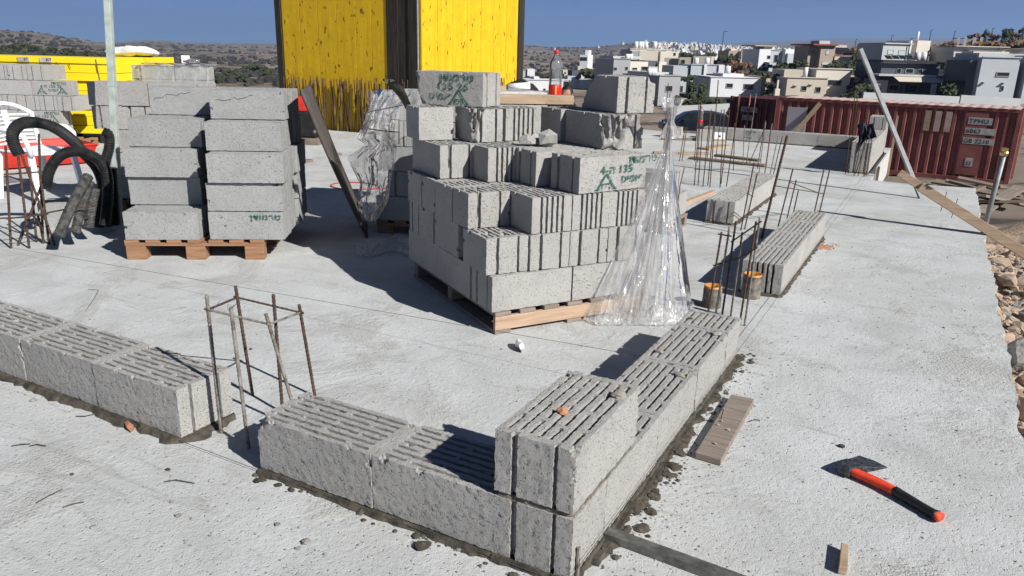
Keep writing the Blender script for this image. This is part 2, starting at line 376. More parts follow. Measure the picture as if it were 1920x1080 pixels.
# ------------------------------------------------------------------ terrain (real hills at real distances)
def terrain():
    cols = {
     -400: [(12, None, -1.2), (40, None, -3), (150, 106, 0), (260, 98, 0), (420, 92, 0), (900, 50, 0), (1600, 70, 0), (5000, 74, 0)],
     0:    [(12, None, -1.2), (40, None, -3), (150, 108, 0), (260, 100, 0), (420, 95, 0), (900, 57, 0), (1600, 70, 0), (5000, 74, 0)],
     60:   [(12, None, -1.2), (40, None, -3), (150, 109, 0), (260, 101, 0), (420, 96, 0), (900, 59, 0), (1600, 72, 0), (5000, 76, 0)],
     130:  [(12, None, -1.2), (40, None, -3), (150, 110, 0), (260, 103, 0), (420, 98, 0), (900, 71, 0), (1600, 76, 0), (5000, 77, 0)],
     200:  [(12, None, -1.2), (40, None, -4), (150, 114, 0), (260, 108, 0), (420, 101, 0), (900, 84, 0), (1700, 83, 0), (5000, 80, 0)],
     290:  [(12, None, -1.2), (40, None, -5), (150, 128, 0), (260, 116, 0), (420, 107, 0), (900, 92, 0), (1900, 76, 0), (5000, 81, 0)],
     400:  [(12, None, -1.2), (40, None, -7), (150, 150, 0), (300, 128, 0), (500, 112, 0), (900, 96, 0), (1900, 82, 0), (5000, 84, 0)],
     520:  [(12, None, -1.2), (40, None, -7), (150, 155, 0), (300, 130, 0), (500, 114, 0), (900, 98, 0), (1900, 82, 0), (5000, 87, 0)],
     750:  [(16, None, -1.4), (40, None, -6), (100, 175, 0), (200, 142, 0), (400, 124, 0), (800, 104, 0), (1600, 82, 0), (5000, 90, 0)],
     965:  [(16, None, -1.4), (40, None, -5), (100, 185, 0), (200, 148, 0), (400, 128, 0), (800, 106, 0), (1600, 82, 0), (6000, 92, 0)],
     1040: [(16, None, -1.4), (40, None, -4.5), (100, 185, 0), (200, 148, 0), (400, 128, 0), (800, 108, 0), (1600, 90, 0), (6000, 92, 0)],
     1110: [(16, None, -1.4), (40, None, -4), (100, 188, 0), (200, 146, 0), (400, 124, 0), (800, 108, 0), (1700, 88, 0), (6000, 93, 0)],
     1200: [(16, None, -1.4), (40, None, -3.8), (100, 195, 0), (170, 150, 0), (300, 120, 0), (800, 106, 0), (1800, 79, 0), (6000, 92, 0)],
     1300: [(16, None, -1.4), (50, None, -3.9), (110, 197, 0), (170, 148, 0), (300, 124, 0), (800, 110, 0), (1900, 83, 0), (6000, 88, 0)],
     1400: [(16, None, -1.4), (50, None, -3.9), (110, 196, 0), (165, 135, 0), (300, 119, 0), (800, 110, 0), (2000, 90, 0), (6000, 79, 0)],
     1550: [(13, None, -1.3), (28, None, -2.65), (60, None, -4.4), (110, 180, 0), (150, 132, 0), (200, 100, 0), (400, 103, 0), (2000, 96, 0), (6000, 72, 0)],
     1700: [(9, None, -1.1), (26, None, -2.6), (60, None, -4.2), (100, 182, 0), (125, 140, 0), (170, 97, 0), (260, 100, 0), (2000, 100, 0), (6000, 70, 0)],
     1800: [(4, None, -.62), (9, None, -.95), (26, None, -2.6), (60, None, -4), (88, 186, 0), (125, 132, 0), (165, 86, 0), (300, 97, 0), (2000, 100, 0), (6000, 69, 0)],
     1920: [(4, None, -.55), (9, None, -.9), (26, None, -2.6), (60, None, -3.8), (88, 186, 0), (120, 122, 0), (160, 74, 0), (300, 90, 0), (2000, 100, 0), (6000, 68, 0)],
     2300: [(4, None, -.5), (9, None, -.8), (26, None, -2.4), (60, None, -3.4), (88, 186, 0), (120, 112, 0), (160, 66, 0), (300, 80, 0), (2000, 100, 0), (6000, 68, 0)],
    }
    az = []; prof = []
    for x in sorted(cols):
        yh = 97.87+(x-960)*.0252
        d = ray(x, yh); a = math.atan2(d.x, d.y); kk = math.hypot(d.x, d.y)
        rs = [0]; zs = [-.72 if x < 1750 else -.5]
        for D, y, z in cols[x]:
            rs.append(D*kk); zs.append(z if y is None else (CAM + ray(x, y)*D*kk/math.hypot(ray(x, y).x, ray(x, y).y)).z)
        az.append(a); prof.append((rs, zs))
    rr = [1.2]
    while rr[-1] < 7000: rr.append(rr[-1]*1.045+.04)
    NA = 420; a0, a1 = az[0], az[-1]
    rr = np.array(rr); P = np.array([np.interp(rr, p[0], p[1]) for p in prof])
    mb = MB(); full = []
    for i in range(NA+1): full.append(a0-.1+(a1-a0+.2)*i/NA)
    rest = 60; st = full[-1]; span = 2*math.pi-(full[-1]-full[0])
    for i in range(1, rest): full.append(st+span*i/rest)
    n = len(full); nr = len(rr); vs = []
    for i, a in enumerate(full):
        if i <= NA: zc = np.array([np.interp(a, az, P[:, j]) for j in range(nr)])
        else:
            t = (i-NA)/rest; s = .5-.5*math.cos(math.pi*t); zc = P[-1]*(1-s)+P[0]*s
        for j in range(nr):
            r = rr[j]; x = CAM.x+math.sin(a)*r; y = CAM.y+math.cos(a)*r
            am = min(1.0, max(0.0, (r-60)/400))
            z = zc[j]+am*(hnoise(x*.012, y*.012, 2)*2.0+hnoise(x*.045, y*.045, 5)*.9)*min(1.0, r/700)*1.2
            if r > 3: z += .06*hnoise(x*1.1, y*1.1, 4)*min(1, (r-3)/3)
            vs.append((x, y, z))
    fs = []
    for i in range(n):
        k = (i+1) % n
        for j in range(nr-1): fs.append((i*nr+j, i*nr+j+1, k*nr+j+1, k*nr+j))
    vs.append((CAM.x, CAM.y, -.75)); c = len(vs)-1
    for i in range(n): fs.append((c, i*nr, ((i+1) % n)*nr))
    mb.add(vs, fs)
    o = mb.build('terrain', 'terrain', smooth=True); tag(o, kind='structure')
    return np.array(az), rr, P
T_AZ, T_R, T_P = terrain()
def tz(x, y):
    dx, dy = x-CAM.x, y-CAM.y; a = math.atan2(dx, dy); r = math.hypot(dx, dy)
    col = np.array([np.interp(r, T_R, p) for p in T_P]); return float(np.interp(a, T_AZ, col))

# slab ---------------------------------------------------------------
def slab():
    edge = []
    y = -7.0; rg = random.Random(3)
    while y < 9.1:
        edge.append((1.22+.018*hnoise(y*2.1, .3, 1)+rg.uniform(-.010, .010), y)); y += .07
    poly = [(-16, -7)]+edge+[(1.225, 9.13), (.42, 8.98), (.06, 9.02), (.045, 13.35), (-3.6, 13.42), (-8.5, 13.9), (-16, 13.9)]
    MB().prism(poly, -.32, 0).build('concrete_slab', 'slab')
    o = COL.objects['concrete_slab']; tag(o, kind='structure')
slab()

# ------------------------------------------------------------------ hollow pumice blocks, carved cell by cell
BW, BH, BL = .25, .195, .5
_bcache = {}
def block_mesh(L=.5, W=.25, H=.195, hi=False, seed=0, groove=(1, 1), slot_open=(0, 0), bites=4, broken=None, mat='pumice', plain=False, biter=(.008, .020)):
    key = (round(L, 3), W, H, hi, seed, groove, slot_open, bites, broken, mat, plain, biter)
    if key in _bcache: return _bcache[key]
    rg = np.random.default_rng(seed*7+11)
    nx = max(6, int(round(L/(.0095 if hi else .02)))); nz = 20 if hi else 10
    xs = np.linspace(-L/2, L/2, nx+1); zs = np.linspace(0, H, nz+1)
    ys = [0.0]; slot = []; rows = 7; web = 3 if hi else 2
    sw = .0135; ww = (W-rows*sw)/(rows+1)
    for k in range(rows+1):
        for q in range(web): ys.append(ys[-1]+ww/web); slot.append(-1)
        if k < rows: ys.append(ys[-1]+sw); slot.append(k)
    ys = np.array(ys)-W/2; ny = len(ys)-1; slot = np.array(slot)
    occ = np.ones((nx, ny, nz), bool)
    xc = (xs[1:]+xs[:-1])/2; yc = (ys[1:]+ys[:-1])/2; zc = (zs[1:]+zs[:-1])/2
    depth = 17 if hi else 7
    if not plain:
        for j in range(ny):
            k = slot[j]
            if k < 0: continue
            per = L/2 if L > .3 else L
            off = (0 if k % 2 else per/2)+rg.uniform(-.012, .012)
            for q in range(-1, 5):
                a = -L/2+off+q*per+.008; b = a+per-.016
                a = max(a, -L/2+.03); b = min(b, L/2-.03)
                if b-a < .03: continue
                ii = (xc > a) & (xc < b); occ[ii, j, nz-depth:] = False
        if rg.random() < .9:       # mortar-handling notches between rows
            for q in range(2):
                j = rg.integers(4, ny-4); i = rg.integers(3, nx-3); occ[i-1:i+1, j:j+2, nz-1:] = False
    gx = max(1, int(round(.021/(L/nx))))
    for e in (0, 1):
        sl = slice(0, gx) if e == 0 else slice(nx-gx, nx)
        if slot_open[e]:
            g2 = max(2, int(.10/(L/nx))); s2 = slice(0, g2) if e == 0 else slice(nx-g2, nx)
            for j in range(ny):
                if slot[j] in (1, 2, 3, 4, 5): occ[s2, j, :] = False
        elif groove[e]:
            fy = (yc+W/2)/W
            occ[sl, (fy > .21) & (fy < .275), :] = False; occ[sl, (fy > .70) & (fy < .79), :] = False
    X, Y, Z = np.meshgrid(xc, yc, zc, indexing='ij')
    for q in range(bites):
        c = [rg.uniform(-L/2, L/2), rg.choice([-W/2, W/2]), H] if rg.random() < .65 else [rg.choice([-L/2, L/2]), rg.uniform(-W/2, W/2), H]
        if rg.random() < .45: c = [rg.choice([-L/2, L/2]), rg.choice([-W/2, W/2]), rg.uniform(0, H)]
        r = rg.uniform(*biter); occ[((X-c[0])**2+(Y-c[1])**2+(Z-c[2])**2) < r*r] = False
    brk = np.zeros_like(occ); pre = occ.copy()
    if broken:
        for (bx, by, bz, nxx, nyy, nzz, amp) in broken:
            nn = amp*(np.sin(X*41+Z*23+seed)+np.sin(Y*57+Z*31-seed)+np.sin(X*83+Y*61+Z*47))/3
            occ[((X-bx)*nxx+(Y-by)*nyy+(Z-bz)*nzz+nn) > 0] = False
    brk = pre & ~occ; pb = np.zeros((nx+2, ny+2, nz+2), bool); pb[1:-1, 1:-1, 1:-1] = brk; fflag = []
    # surface
    nX, nY, nZ = nx+1, ny+1, nz+1
    pad = np.zeros((nx+2, ny+2, nz+2), bool); pad[1:-1, 1:-1, 1:-1] = occ
    quads = []
    def vid(i, j, k): return (i*nY+j)*nZ+k
    for ax, sg in ((0, -1), (0, 1), (1, -1), (1, 1), (2, -1), (2, 1)):
        sh = np.roll(pad, -sg, axis=ax)[1:-1, 1:-1, 1:-1]
        i, j, k = np.nonzero(occ & ~sh); fflag.append(np.roll(pb, -sg, axis=ax)[1:-1, 1:-1, 1:-1][i, j, k])
        o = 1 if sg > 0 else 0
        if ax == 0: q = [vid(i+o, j, k), vid(i+o, j+1, k), vid(i+o, j+1, k+1), vid(i+o, j, k+1)]
        elif ax == 1: q = [vid(i, j+o, k), vid(i, j+o, k+1), vid(i+1, j+o, k+1), vid(i+1, j+o, k)]
        else: q = [vid(i, j, k+o), vid(i+1, j, k+o), vid(i+1, j+1, k+o), vid(i, j+1, k+o)]
        if sg < 0: q = q[::-1]
        quads.append(np.stack(q, 1))
    Q = np.concatenate(quads); used, inv = np.unique(Q, return_inverse=True); Q = inv.reshape(-1, 4)
    co = np.stack([xs[used//(nY*nZ)], ys[(used//nZ) % nY], zs[used % nZ]], 1)
    E = np.concatenate([Q[:, [0, 1]], Q[:, [1, 2]], Q[:, [2, 3]], Q[:, [3, 0]]])
    for it in range(1):
        acc = np.zeros_like(co); cnt = np.zeros(len(co))
        np.add.at(acc, E[:, 0], co[E[:, 1]]); np.add.at(acc, E[:, 1], co[E[:, 0]]); np.add.at(cnt, E[:, 0], 1); np.add.at(cnt, E[:, 1], 1)
        co = co+(acc/cnt[:, None]-co)*(.12 if hi else .08)
    if broken:
        fl = np.concatenate(fflag); vf = np.zeros(len(co), bool); vf[Q[fl].ravel()] = True
        for it in range(6):
            acc = np.zeros_like(co); cnt = np.zeros(len(co))
            np.add.at(acc, E[:, 0], co[E[:, 1]]); np.add.at(acc, E[:, 1], co[E[:, 0]]); np.add.at(cnt, E[:, 0], 1); np.add.at(cnt, E[:, 1], 1)
            co[vf] += ((acc/cnt[:, None]-co)*.6)[vf]
        co[vf] += rg.normal(0, .0025, (int(vf.sum()), 3))
    jt = .0009 if hi else .0008
    co = co+rg.normal(0, jt, co.shape)
    co[:, 2] = np.maximum(co[:, 2], 0)
    me = bpy.data.meshes.new('pumice_block'); me.vertices.add(len(co)); me.vertices.foreach_set('co', co.ravel())
    me.loops.add(Q.size); me.loops.foreach_set('vertex_index', Q.ravel().astype(np.int32))
    me.polygons.add(len(Q)); me.polygons.foreach_set('loop_start', np.arange(0, Q.size, 4, dtype=np.int32))
    me.polygons.foreach_set('use_smooth', np.ones(len(Q), bool)); me.update(); me.validate(); me.set_sharp_from_angle(angle=R(42))
    me.materials.append(MAT[mat]); _bcache[key] = me; return me
_vc = [0]
def variant(L=.5, H=.1945, n=5, **kw):
    _vc[0] += 1; return block_mesh(L=L, H=H, seed=_vc[0] % n, **kw)

# stencilled writing -------------------------------------------------------
def text_mesh(s, size, shear=0, bold=0.0):
    cu = bpy.data.curves.new('writing', 'FONT'); cu.body = s; cu.size = size; cu.offset = bold; cu.align_x = 'LEFT'; cu.resolution_u = 3; cu.space_character = 1.12
    o = bpy.data.objects.new('writing', cu); COL.objects.link(o)
    dg = bpy.context.evaluated_depsgraph_get(); me = bpy.data.meshes.new_from_object(o.evaluated_get(dg))
    bpy.data.objects.remove(o); bpy.data.curves.remove(cu); return me
def on_face(me, parent, x, z, yoff, mat, name='stamp', sx=1.0, sz=1.0):
    """lay flat artwork (x right, y up) on the parent's -y face"""
    co = np.empty(len(me.vertices)*3); me.vertices.foreach_get('co', co); co = co.reshape(-1, 3)
    c2 = np.stack([co[:, 0]*sx, co[:, 2]*0, co[:, 1]*sz], 1); me.vertices.foreach_set('co', c2.ravel()); me.update()
    me.materials.clear(); me.materials.append(MAT[mat])
    o = bpy.data.objects.new(name, me); COL.objects.link(o); o.parent = parent; o.location = (x, yoff, z); return o
def emblem(parent, x, z, yoff, s=1.0, mat='green'):
    """triangle house mark drawn as broad strokes"""
    mb = MB()
    def stroke(a, b, wd):
        a = Vector((a[0], 0, a[1])); b = Vector((b[0], 0, b[1])); d = (b-a).normalized(); nrm = Vector((-d.z, 0, d.x))*wd/2
        mb.add([a-nrm, b-nrm, b+nrm, a+nrm], [(0, 1, 2, 3)])
    stroke((-.062*s, 0), (0, .085*s), .012*s); stroke((0, .085*s), (.062*s, 0), .012*s)
    stroke((-.028*s, .030*s), (.028*s, .030*s), .008*s); stroke((-.026*s, 0), (-.026*s, .030*s), .008*s); stroke((.026*s, 0), (.026*s, .030*s), .008*s); stroke((0, .004*s), (0, .020*s), .008*s)
    stroke((-.075*s, .002*s), (-.045*s, .002*s), .008*s); stroke((.045*s, .002*s), (.075*s, .002*s), .008*s)
    return mb.build('emblem', mat, parent, loc=(x, yoff, z))
NAME_HE = '\u05df\u05d3\u05d5\u05de\u05e8\u05d8'       # letters in left-to-right drawing order
PUM_HE = '\u05e1\u05d9\u05de\u05d5\u05e4'
def full_stamp(b, W=.25, two=True):
    y = -W/2-.0035
    on_face(text_mesh(NAME_HE, .055, bold=.0012), b, .02, .147, y, 'green', sx=1.15)
    on_face(text_mesh('4-\u05d4 135 25', .05, bold=.0012), b, -.13, .105, y, 'green', sx=1.15)
    on_face(text_mesh(PUM_HE, .05, bold=.0012), b, -.03, .055, y, 'green', sx=1.1)
    emblem(b, -.12, .022, y, .95)
    if two: emblem(b, .16, .022, y, .95)

# ------------------------------------------------------------------ low walls of laid blocks
def mortar_strip(parent, x0, x1, y0, y1, seed, ht=.018, mat='mortar', amp=.02, name='mortar_bed'):
    """an uneven squeezed-out bed under a wall; footprint x0..x1, y0..y1 in the parent's frame"""
    mb = MB(); rg = random.Random(seed); Lx = x1-x0; Ly = y1-y0
    n = max(12, int((Lx+Ly)*2/.03)); ring = []
    per = 2*(Lx+Ly)
    for i in range(n):
        t = per*i/n
        if t < Lx: p, nr = (x0+t, y0), (0, -1)
        elif t < Lx+Ly: p, nr = (x1, y0+t-Lx), (1, 0)
        elif t < 2*Lx+Ly: p, nr = (x1-(t-Lx-Ly), y1), (0, 1)
        else: p, nr = (x0, y1-(t-2*Lx-Ly)), (-1, 0)
        k = amp*(.7+.5*hnoise(t*9, seed, seed)+.4*hnoise(t*31, seed, 2)+rg.uniform(-.2, .2)); k = max(k, .003)
        ring.append((p[0]+nr[0]*k, p[1]+nr[1]*k, p[0]+nr[0]*k*.45, p[1]+nr[1]*k*.45))
    vs = [(r[0], r[1], .001) for r in ring]+[(r[2], r[3], ht*(.75+.25*rg.random())) for r in ring]
    cx, cy = (x0+x1)/2, (y0+y1)/2; vs.append((cx, cy, ht*.8)); c = len(vs)-1
    fs = [(i, (i+1) % n, n+(i+1) % n, n+i) for i in range(n)]+[(n+i, n+(i+1) % n, c) for i in range(n)]
    mb.add(vs, fs); return mb.build(name, mat, parent)

BB = .017       # bed joint under the first course
# corner wall: right run along +Y (outer face x=0) and front run along -X (outer face y=0)
cw = empty('block_wall', (0, 0, 0), 0, 'L-shaped low wall of grey pumice blocks with one raised block at its corner', 'wall')
UP = math.pi/2
def hb(parent, x, y, z, rz, **kw):
    return put('block', block_mesh(hi=True, **kw), parent, (x, y, z), rz)
# right run: a half block at the corner, then three long ones and a short end
hb(cw, -.125, .125+.001, BB, UP, L=.246, seed=1, groove=(1, 0), bites=5)
for i, (ya, yb) in enumerate(((.25, .75), (.75, 1.25), (1.25, 1.75))):
    hb(cw, -.125-.002*(i % 2), (ya+yb)/2, BB, UP, L=.497, seed=2+i, groove=(0, 0), bites=9)
hb(cw, -.125, 1.88, BB, UP, L=.252, seed=6, groove=(0, 1), bites=6)
# raised corner block
hb(cw, -.127, .252, BB+.195+.018, UP, L=.5, seed=7, groove=(1, 1), bites=12)
# front run
hb(cw, -.203-.25, .128, BB, 0, L=.497, seed=8, groove=(0, 0), bites=8)
hb(cw, -.203-.75, .125, BB, 0, L=.497, seed=9, groove=(1, 0), bites=10, broken=((-.235, -.125, .17, -.55, -.5, .75, .03),))
mortar_strip(cw, -.25, 0, 0, 2.01, 5, .019, amp=.016)
mortar_strip(cw, -1.20, -.25, 0, .25, 6, .016, amp=.022)
bj = mortar_strip(cw, -.242, -.009, .011, .488, 8, .020, 'mortar_joint', .006, 'mortar_joint'); bj.location.z = BB+.195-.004
sm_ = mortar_strip(cw, -.01, .018, .12, 2.03, 18, .009, 'mortar', .040, 'mortar_smear')
# left wall, on the same string line
lw = empty('block_wall', (-1.613, 0, 0), 0, 'low wall of grey pumice blocks at left foreground with dark wet mortar below', 'wall')
for i in range(4):
    hb(lw, -.25-.5*i, .125+.003*(i % 2), BB, 0, L=.497, seed=12+i, groove=(0, 1 if i == 0 else 0), bites=8)
mortar_strip(lw, -2.02, 0, 0, .25, 9, .019, amp=.040)
# second wall of the right-hand line
w2 = empty('block_wall', (0, 3.17, 0), 0, 'straight low block wall behind the two orange pipe stubs', 'wall')
for i in range(4):
    put('block', block_mesh(L=.497, seed=20+i, hi=(i < 2), groove=(0, 1), slot_open=(1 if i == 0 else 0, 0), bites=6), w2, (-.125, .25+.5*i, BB), UP)
mortar_strip(w2, -.25, 0, 0, 2.0, 10, .018, amp=.022)
# third wall further left
w3 = empty('block_wall', (-.765, 5.19, 0), 0, 'straight low block wall behind the thick leaning rebar, its dark end towards the camera', 'wall')
for i in range(4):
    put('block', block_mesh(L=.497, seed=30+i, groove=(1 if i == 0 else 0, 1), bites=5), w3, (-.132, .25+.49*i, BB), UP)
mortar_strip(w3, -.26, 0, 0, 1.96, 11, .018, amp=.03)
# far wall across the back edge of the slab
_fa = gr(1607, 281); _fb = gr(1268, 256)
_ang = math.atan2((_fa-_fb).y, (_fa-_fb).x); _fl = (_fa-_fb).length
fw = empty('block_wall', (_fb.x, _fb.y, 0), _ang, 'long row of pumice blocks along the far edge of the slab below the container', 'wall')
_n = int(_fl/.5)
for i in range(_n+1):
    if i == 0: continue
    o = put('block', block_mesh(L=.497, seed=i % 5, bites=4), fw, (.25+.5*i, .13, BB), 0)
    if i == 2:
        on_face(text_mesh(NAME_HE, .055, bold=.002), o, .02, .145, -.13, 'green'); on_face(text_mesh('135', .05, bold=.002), o, .03, .095, -.13, 'green'); on_face(text_mesh(PUM_HE, .05, bold=.002), o, .0, .04, -.13, 'green')
mortar_strip(fw, .5, .5*(_n+1), 0, .25, 13, .018, amp=.015)
# parapet wall by the container: two courses on the right-hand slab edge
w4 = empty('block_wall', (-.02, 9.55, 0), 0, 'low block wall with a jacket hung near it, beside the container', 'wall')
for i in range(6):
    put('block', block_mesh(L=.497, seed=i % 5, groove=(1, 1), bites=4), w4, (-.125, .25+.5*i, BB), UP)
for i in range(6): put('block', block_mesh(L=.497, seed=(i+2) % 5, groove=(1, 1), bites=4), w4, (-.127, .25+.5*i, BB+.197), UP)
put('block', block_mesh(L=.497, seed=3, groove=(1, 1), bites=4), w4, (-.125, 2.62, BB+.395), UP)
mortar_strip(w4, -.25, 0, 0, 3.0, 14, .018, amp=.012)
fp = empty('edge_formwork', (.075, 9.1, 0), 0, 'pale concrete-stained board shuttering on the slab side below the jacket wall', 'formwork')
for i in range(3):
    MB().box((0, 1.0+.95*i-.5+.5, -.12), (.025, .94, .40)).build('panel', 'dust_board', fp)
MB().box((.03, 3.1, .12), (.03, .05, 1.0)).build('post', 'wood_tan', fp)
MB().box((.03, .35, -.1), (.03, .05, .45)).build('post', 'wood_grey', fp)

# ------------------------------------------------------------------ pallet stacks
def ang(v): return math.atan2(v[1], v[0])
class Frame:
    def __init__(s, O, ax): s.O = Vector((O[0], O[1])); a = Vector(ax).normalized(); s.a = a; s.b = Vector((-a.y, a.x)); s.th = ang(a)
    def xy(s, u, v): q = s.O+s.a*u+s.b*v; return q.x, q.y
MS = Frame((-1.186, 1.631), (.547, .837))
ZM = [.122+.199*k for k in range(8)]
def stack_block(fr, u0, v0, z, L, along, label, group, dth=0.0, W=.25, name='pumice_block', mesh=None, cat='block', **kw):
    if along == 'u': u, v, th = u0+L/2, v0+W/2, fr.th
    else: u, v, th = u0+W/2, v0+L/2, fr.th+UP
    sr = random.Random(label); u += sr.uniform(-.005, .005); v += sr.uniform(-.005, .005); dth += sr.uniform(-.009, .009)
    x, y = fr.xy(u, v)
    me = mesh or variant(L=L-.007, W=W-.003, **kw)
    o = put(name, me, None, (x, y, z), th+dth); tag(o, label, cat, group); return o
GM = 'pumice blocks stacked on the central pallet'
def mb_(k, u, v, L, al, lab, **kw):
    return stack_block(MS, u, v, ZM[k], L, al, lab, GM, **kw)
c = 'central stack'
mb_(0, -.02, .02, .5, 'u', f'block lying lengthwise at the sunlit bottom front corner of the {c}')
mb_(0, .485, .02, .5, 'u', f'block in the bottom course of the {c}, partly behind the hanging clear film')
mb_(0, -.02, .275, .48, 'v', f'shaded bottom-course block of the {c}, nearest its dark front corner', groove=(0, 0))
mb_(0, -.02, .755, .48, 'v', f'shaded bottom-course block at the far left end of the {c}', groove=(0, 0))
mb_(0, .73, .275, .48, 'v', f'bottom-course block of the {c}, hidden behind the clear film at right')
# second course
mb_(1, -.035, .045, .30, 'v', f'short block in the second course at the front corner of the {c}')
for i, t in enumerate(('second', 'third', 'fourth')):
    mb_(1, .215+.25*i, .03-.008*i, .5, 'v', f'end-on second-course block of the {c}, {t} along its sunlit side')
mb_(1, -.03, .435, .34, 'v', f'shaded second-course block of the {c}, just left of the dark gap', groove=(0, 0))
mb_(1, -.03, .778, .22, 'v', f'shaded second-course block of the {c}, second from its far left end', groove=(0, 0))
mb_(1, -.03, .985, .25, 'u', f'shaded grooved block end in the second course at the far left of the {c}', W=.215)
# third course
for i, (v0, v1, t) in enumerate(((.275, .49, 'with a sunlit grooved end, left of the film'), (.49, .735, 'second from the sunlit end'), (.735, .95, 'third from the sunlit end'), (.95, 1.185, 'at the far left end'))):
    mb_(2, -.035, v0, v1-v0, 'v', f'third-course half block of the {c}, {t}', groove=(1 if i == 0 else 0, 0), W=.255)
for i, t in enumerate(('with its top corner sloping, left of its row', 'middle of its row', 'right of its row beside the film')):
    mb_(2, .222+.25*i, .04, .5, 'v', f'slotted third-course block of the {c}, {t}', slot_open=(1, 0), broken=((-.25, .125, .2, -.3, .25, 1, .02),) if i == 0 else None)
for i in range(3): mb_(2, .222+.25*i, .548, .5, 'v', f'block inside the third course of the {c}, its top hidden under others, row {["left", "middle", "right"][i]}')
# fourth course
mb_(3, .005, .755, .45, 'v', f'large fourth-course block at the left end of the {c}, grooved end sunlit')
mb_(3, .219, .558, .5, 'v', f'fourth-course block of the {c} with six open slots facing the sun', slot_open=(1, 0))
mb_(3, .405, .33, .5, 'u', f'dark grooved fourth-course block end of the {c}, left of the stamped block', dth=.02)
bc = mb_(3, .485, .065, .5, 'u', f'stamped block with green lettering and a chipped corner, fourth course of the {c}', dth=.12, broken=((-.25, -.125, .0, -.75, -.4, -.7, .02), (-.24, -.125, .0, -.6, -.4, -.5, .02)), bites=3)
on_face(text_mesh(NAME_HE, .06, bold=.0016), bc, .105, .148, -.131, 'green', sx=1.1)
on_face(text_mesh('4-\u05d4', .058, bold=.0016), bc, -.10, .100, -.131, 'green', sx=1.15); on_face(text_mesh('135', .058, bold=.0016), bc, .03, .100, -.131, 'green', sx=1.15)
on_face(text_mesh(PUM_HE, .056, bold=.0016), bc, .055, .045, -.131, 'green', sx=1.1)
emblem(bc, -.055, .012, -.131, 1.05)
mb_(3, .475, .60, .5, 'u', f'block under the rubble pieces on the fourth course of the {c}')
mb_(3, .475, .86, .5, 'u', f'rear block of the fourth course of the {c}')
mb_(3, .0, .0+1.205-.25+.02, .0+.25, 'u', f'far left rear half block, fourth course of the {c}') if False else None
# fifth course
mb_(4, -.02, .985, .25, 'v', f'half block under the stamped top block of the {c}, its face half in shadow', W=.225, dth=-.05, groove=(0, 0))
mb_(4, .235, .80, .27, 'v', f'broken fifth-course piece of the {c} below the stamped top block', W=.2, broken=((-.1, .08, .15, -.8, .9, .3, .05),))
mb_(4, .475, .825, .43, 'v', f'fifth-course block of the {c} with four open slots facing the sun', slot_open=(1, 0))
mb_(4, .80, .72, .25, 'v', f'shaded fifth-course half block of the {c}, left of the large shaded one', groove=(0, 0))
mb_(4, .835, .245, .47, 'v', f'large shaded fifth-course block of the {c} with a crumbled sunlit end', broken=((-.2, .06, .1, -1.1, .55, .15, .045), (-.23, -.1, .16, -.8, -.5, .5, .04)))
mb_(4, .53, 1.07, .5, 'u', f'rear fifth-course block of the {c} that carries the timber offcut')
# loose top blocks
P1 = MS.xy(.044, 1.277); P2 = MS.xy(.341, .885); _d = Vector((P2[0]-P1[0], P2[1]-P1[1])).normalized(); _n2 = Vector((-_d.y, _d.x))
_cx = Vector(P2)-_d*.245+_n2*.122
tb = put('pumice_block', block_mesh(L=.49, W=.245, H=.2, hi=True, seed=41, groove=(0, 1), bites=6, broken=((-.19, -.1225, .06, -.95, -.7, -.25, .03),)), None, (_cx.x, _cx.y, ZM[5]), ang(_d))
tag(tb, f'stamped block with green lettering lying askew on top left of the {c}', 'block', GM)
on_face(text_mesh(NAME_HE, .062, bold=.0018), tb, -.055, .148, -.1265, 'green', sx=1.2)
on_face(text_mesh('135 25', .058, bold=.0016), tb, -.075, .095, -.1265, 'green', sx=1.25)
on_face(text_mesh(PUM_HE, .058, bold=.0016), tb, -.13, .035, -.1265, 'green', sx=1.1)
emblem(tb, .08, .008, -.1265, 1.0)
tr_ = stack_block(MS, .975, .335, ZM[5], .50, 'v', f'block on top right of the {c} with its upper rear corner broken off', GM, dth=-.10,
   mesh=block_mesh(L=.50, W=.25, H=.205, hi=True, seed=43, groove=(1, 0), bites=8, broken=((.14, .03, .16, .9, .5, .8, .04), (-.2, -.13, .15, -.3, -1.0, .5, .03))))
# rubble on the fourth course
for i, (u, v, r, lab) in enumerate(((.50, .60, (.075, .05, .035), 'flat grey block fragment on the central stack, left of three'), (.60, .52, (.06, .05, .055), 'pale angular block fragment on the central stack, rightmost of three'), (.565, .63, (.04, .035, .04), 'small block fragment on the central stack, middle of three'))):
    x, y = MS.xy(u, v); o = MB().blob((0, 0, 0), r, 50+i, 1, .3).build('block_fragment', 'pumice', None, loc=(x, y, ZM[4]+r[2]*.75), rz=i*1.1); tag(o, lab, 'rubble', 'block fragments on the central stack')
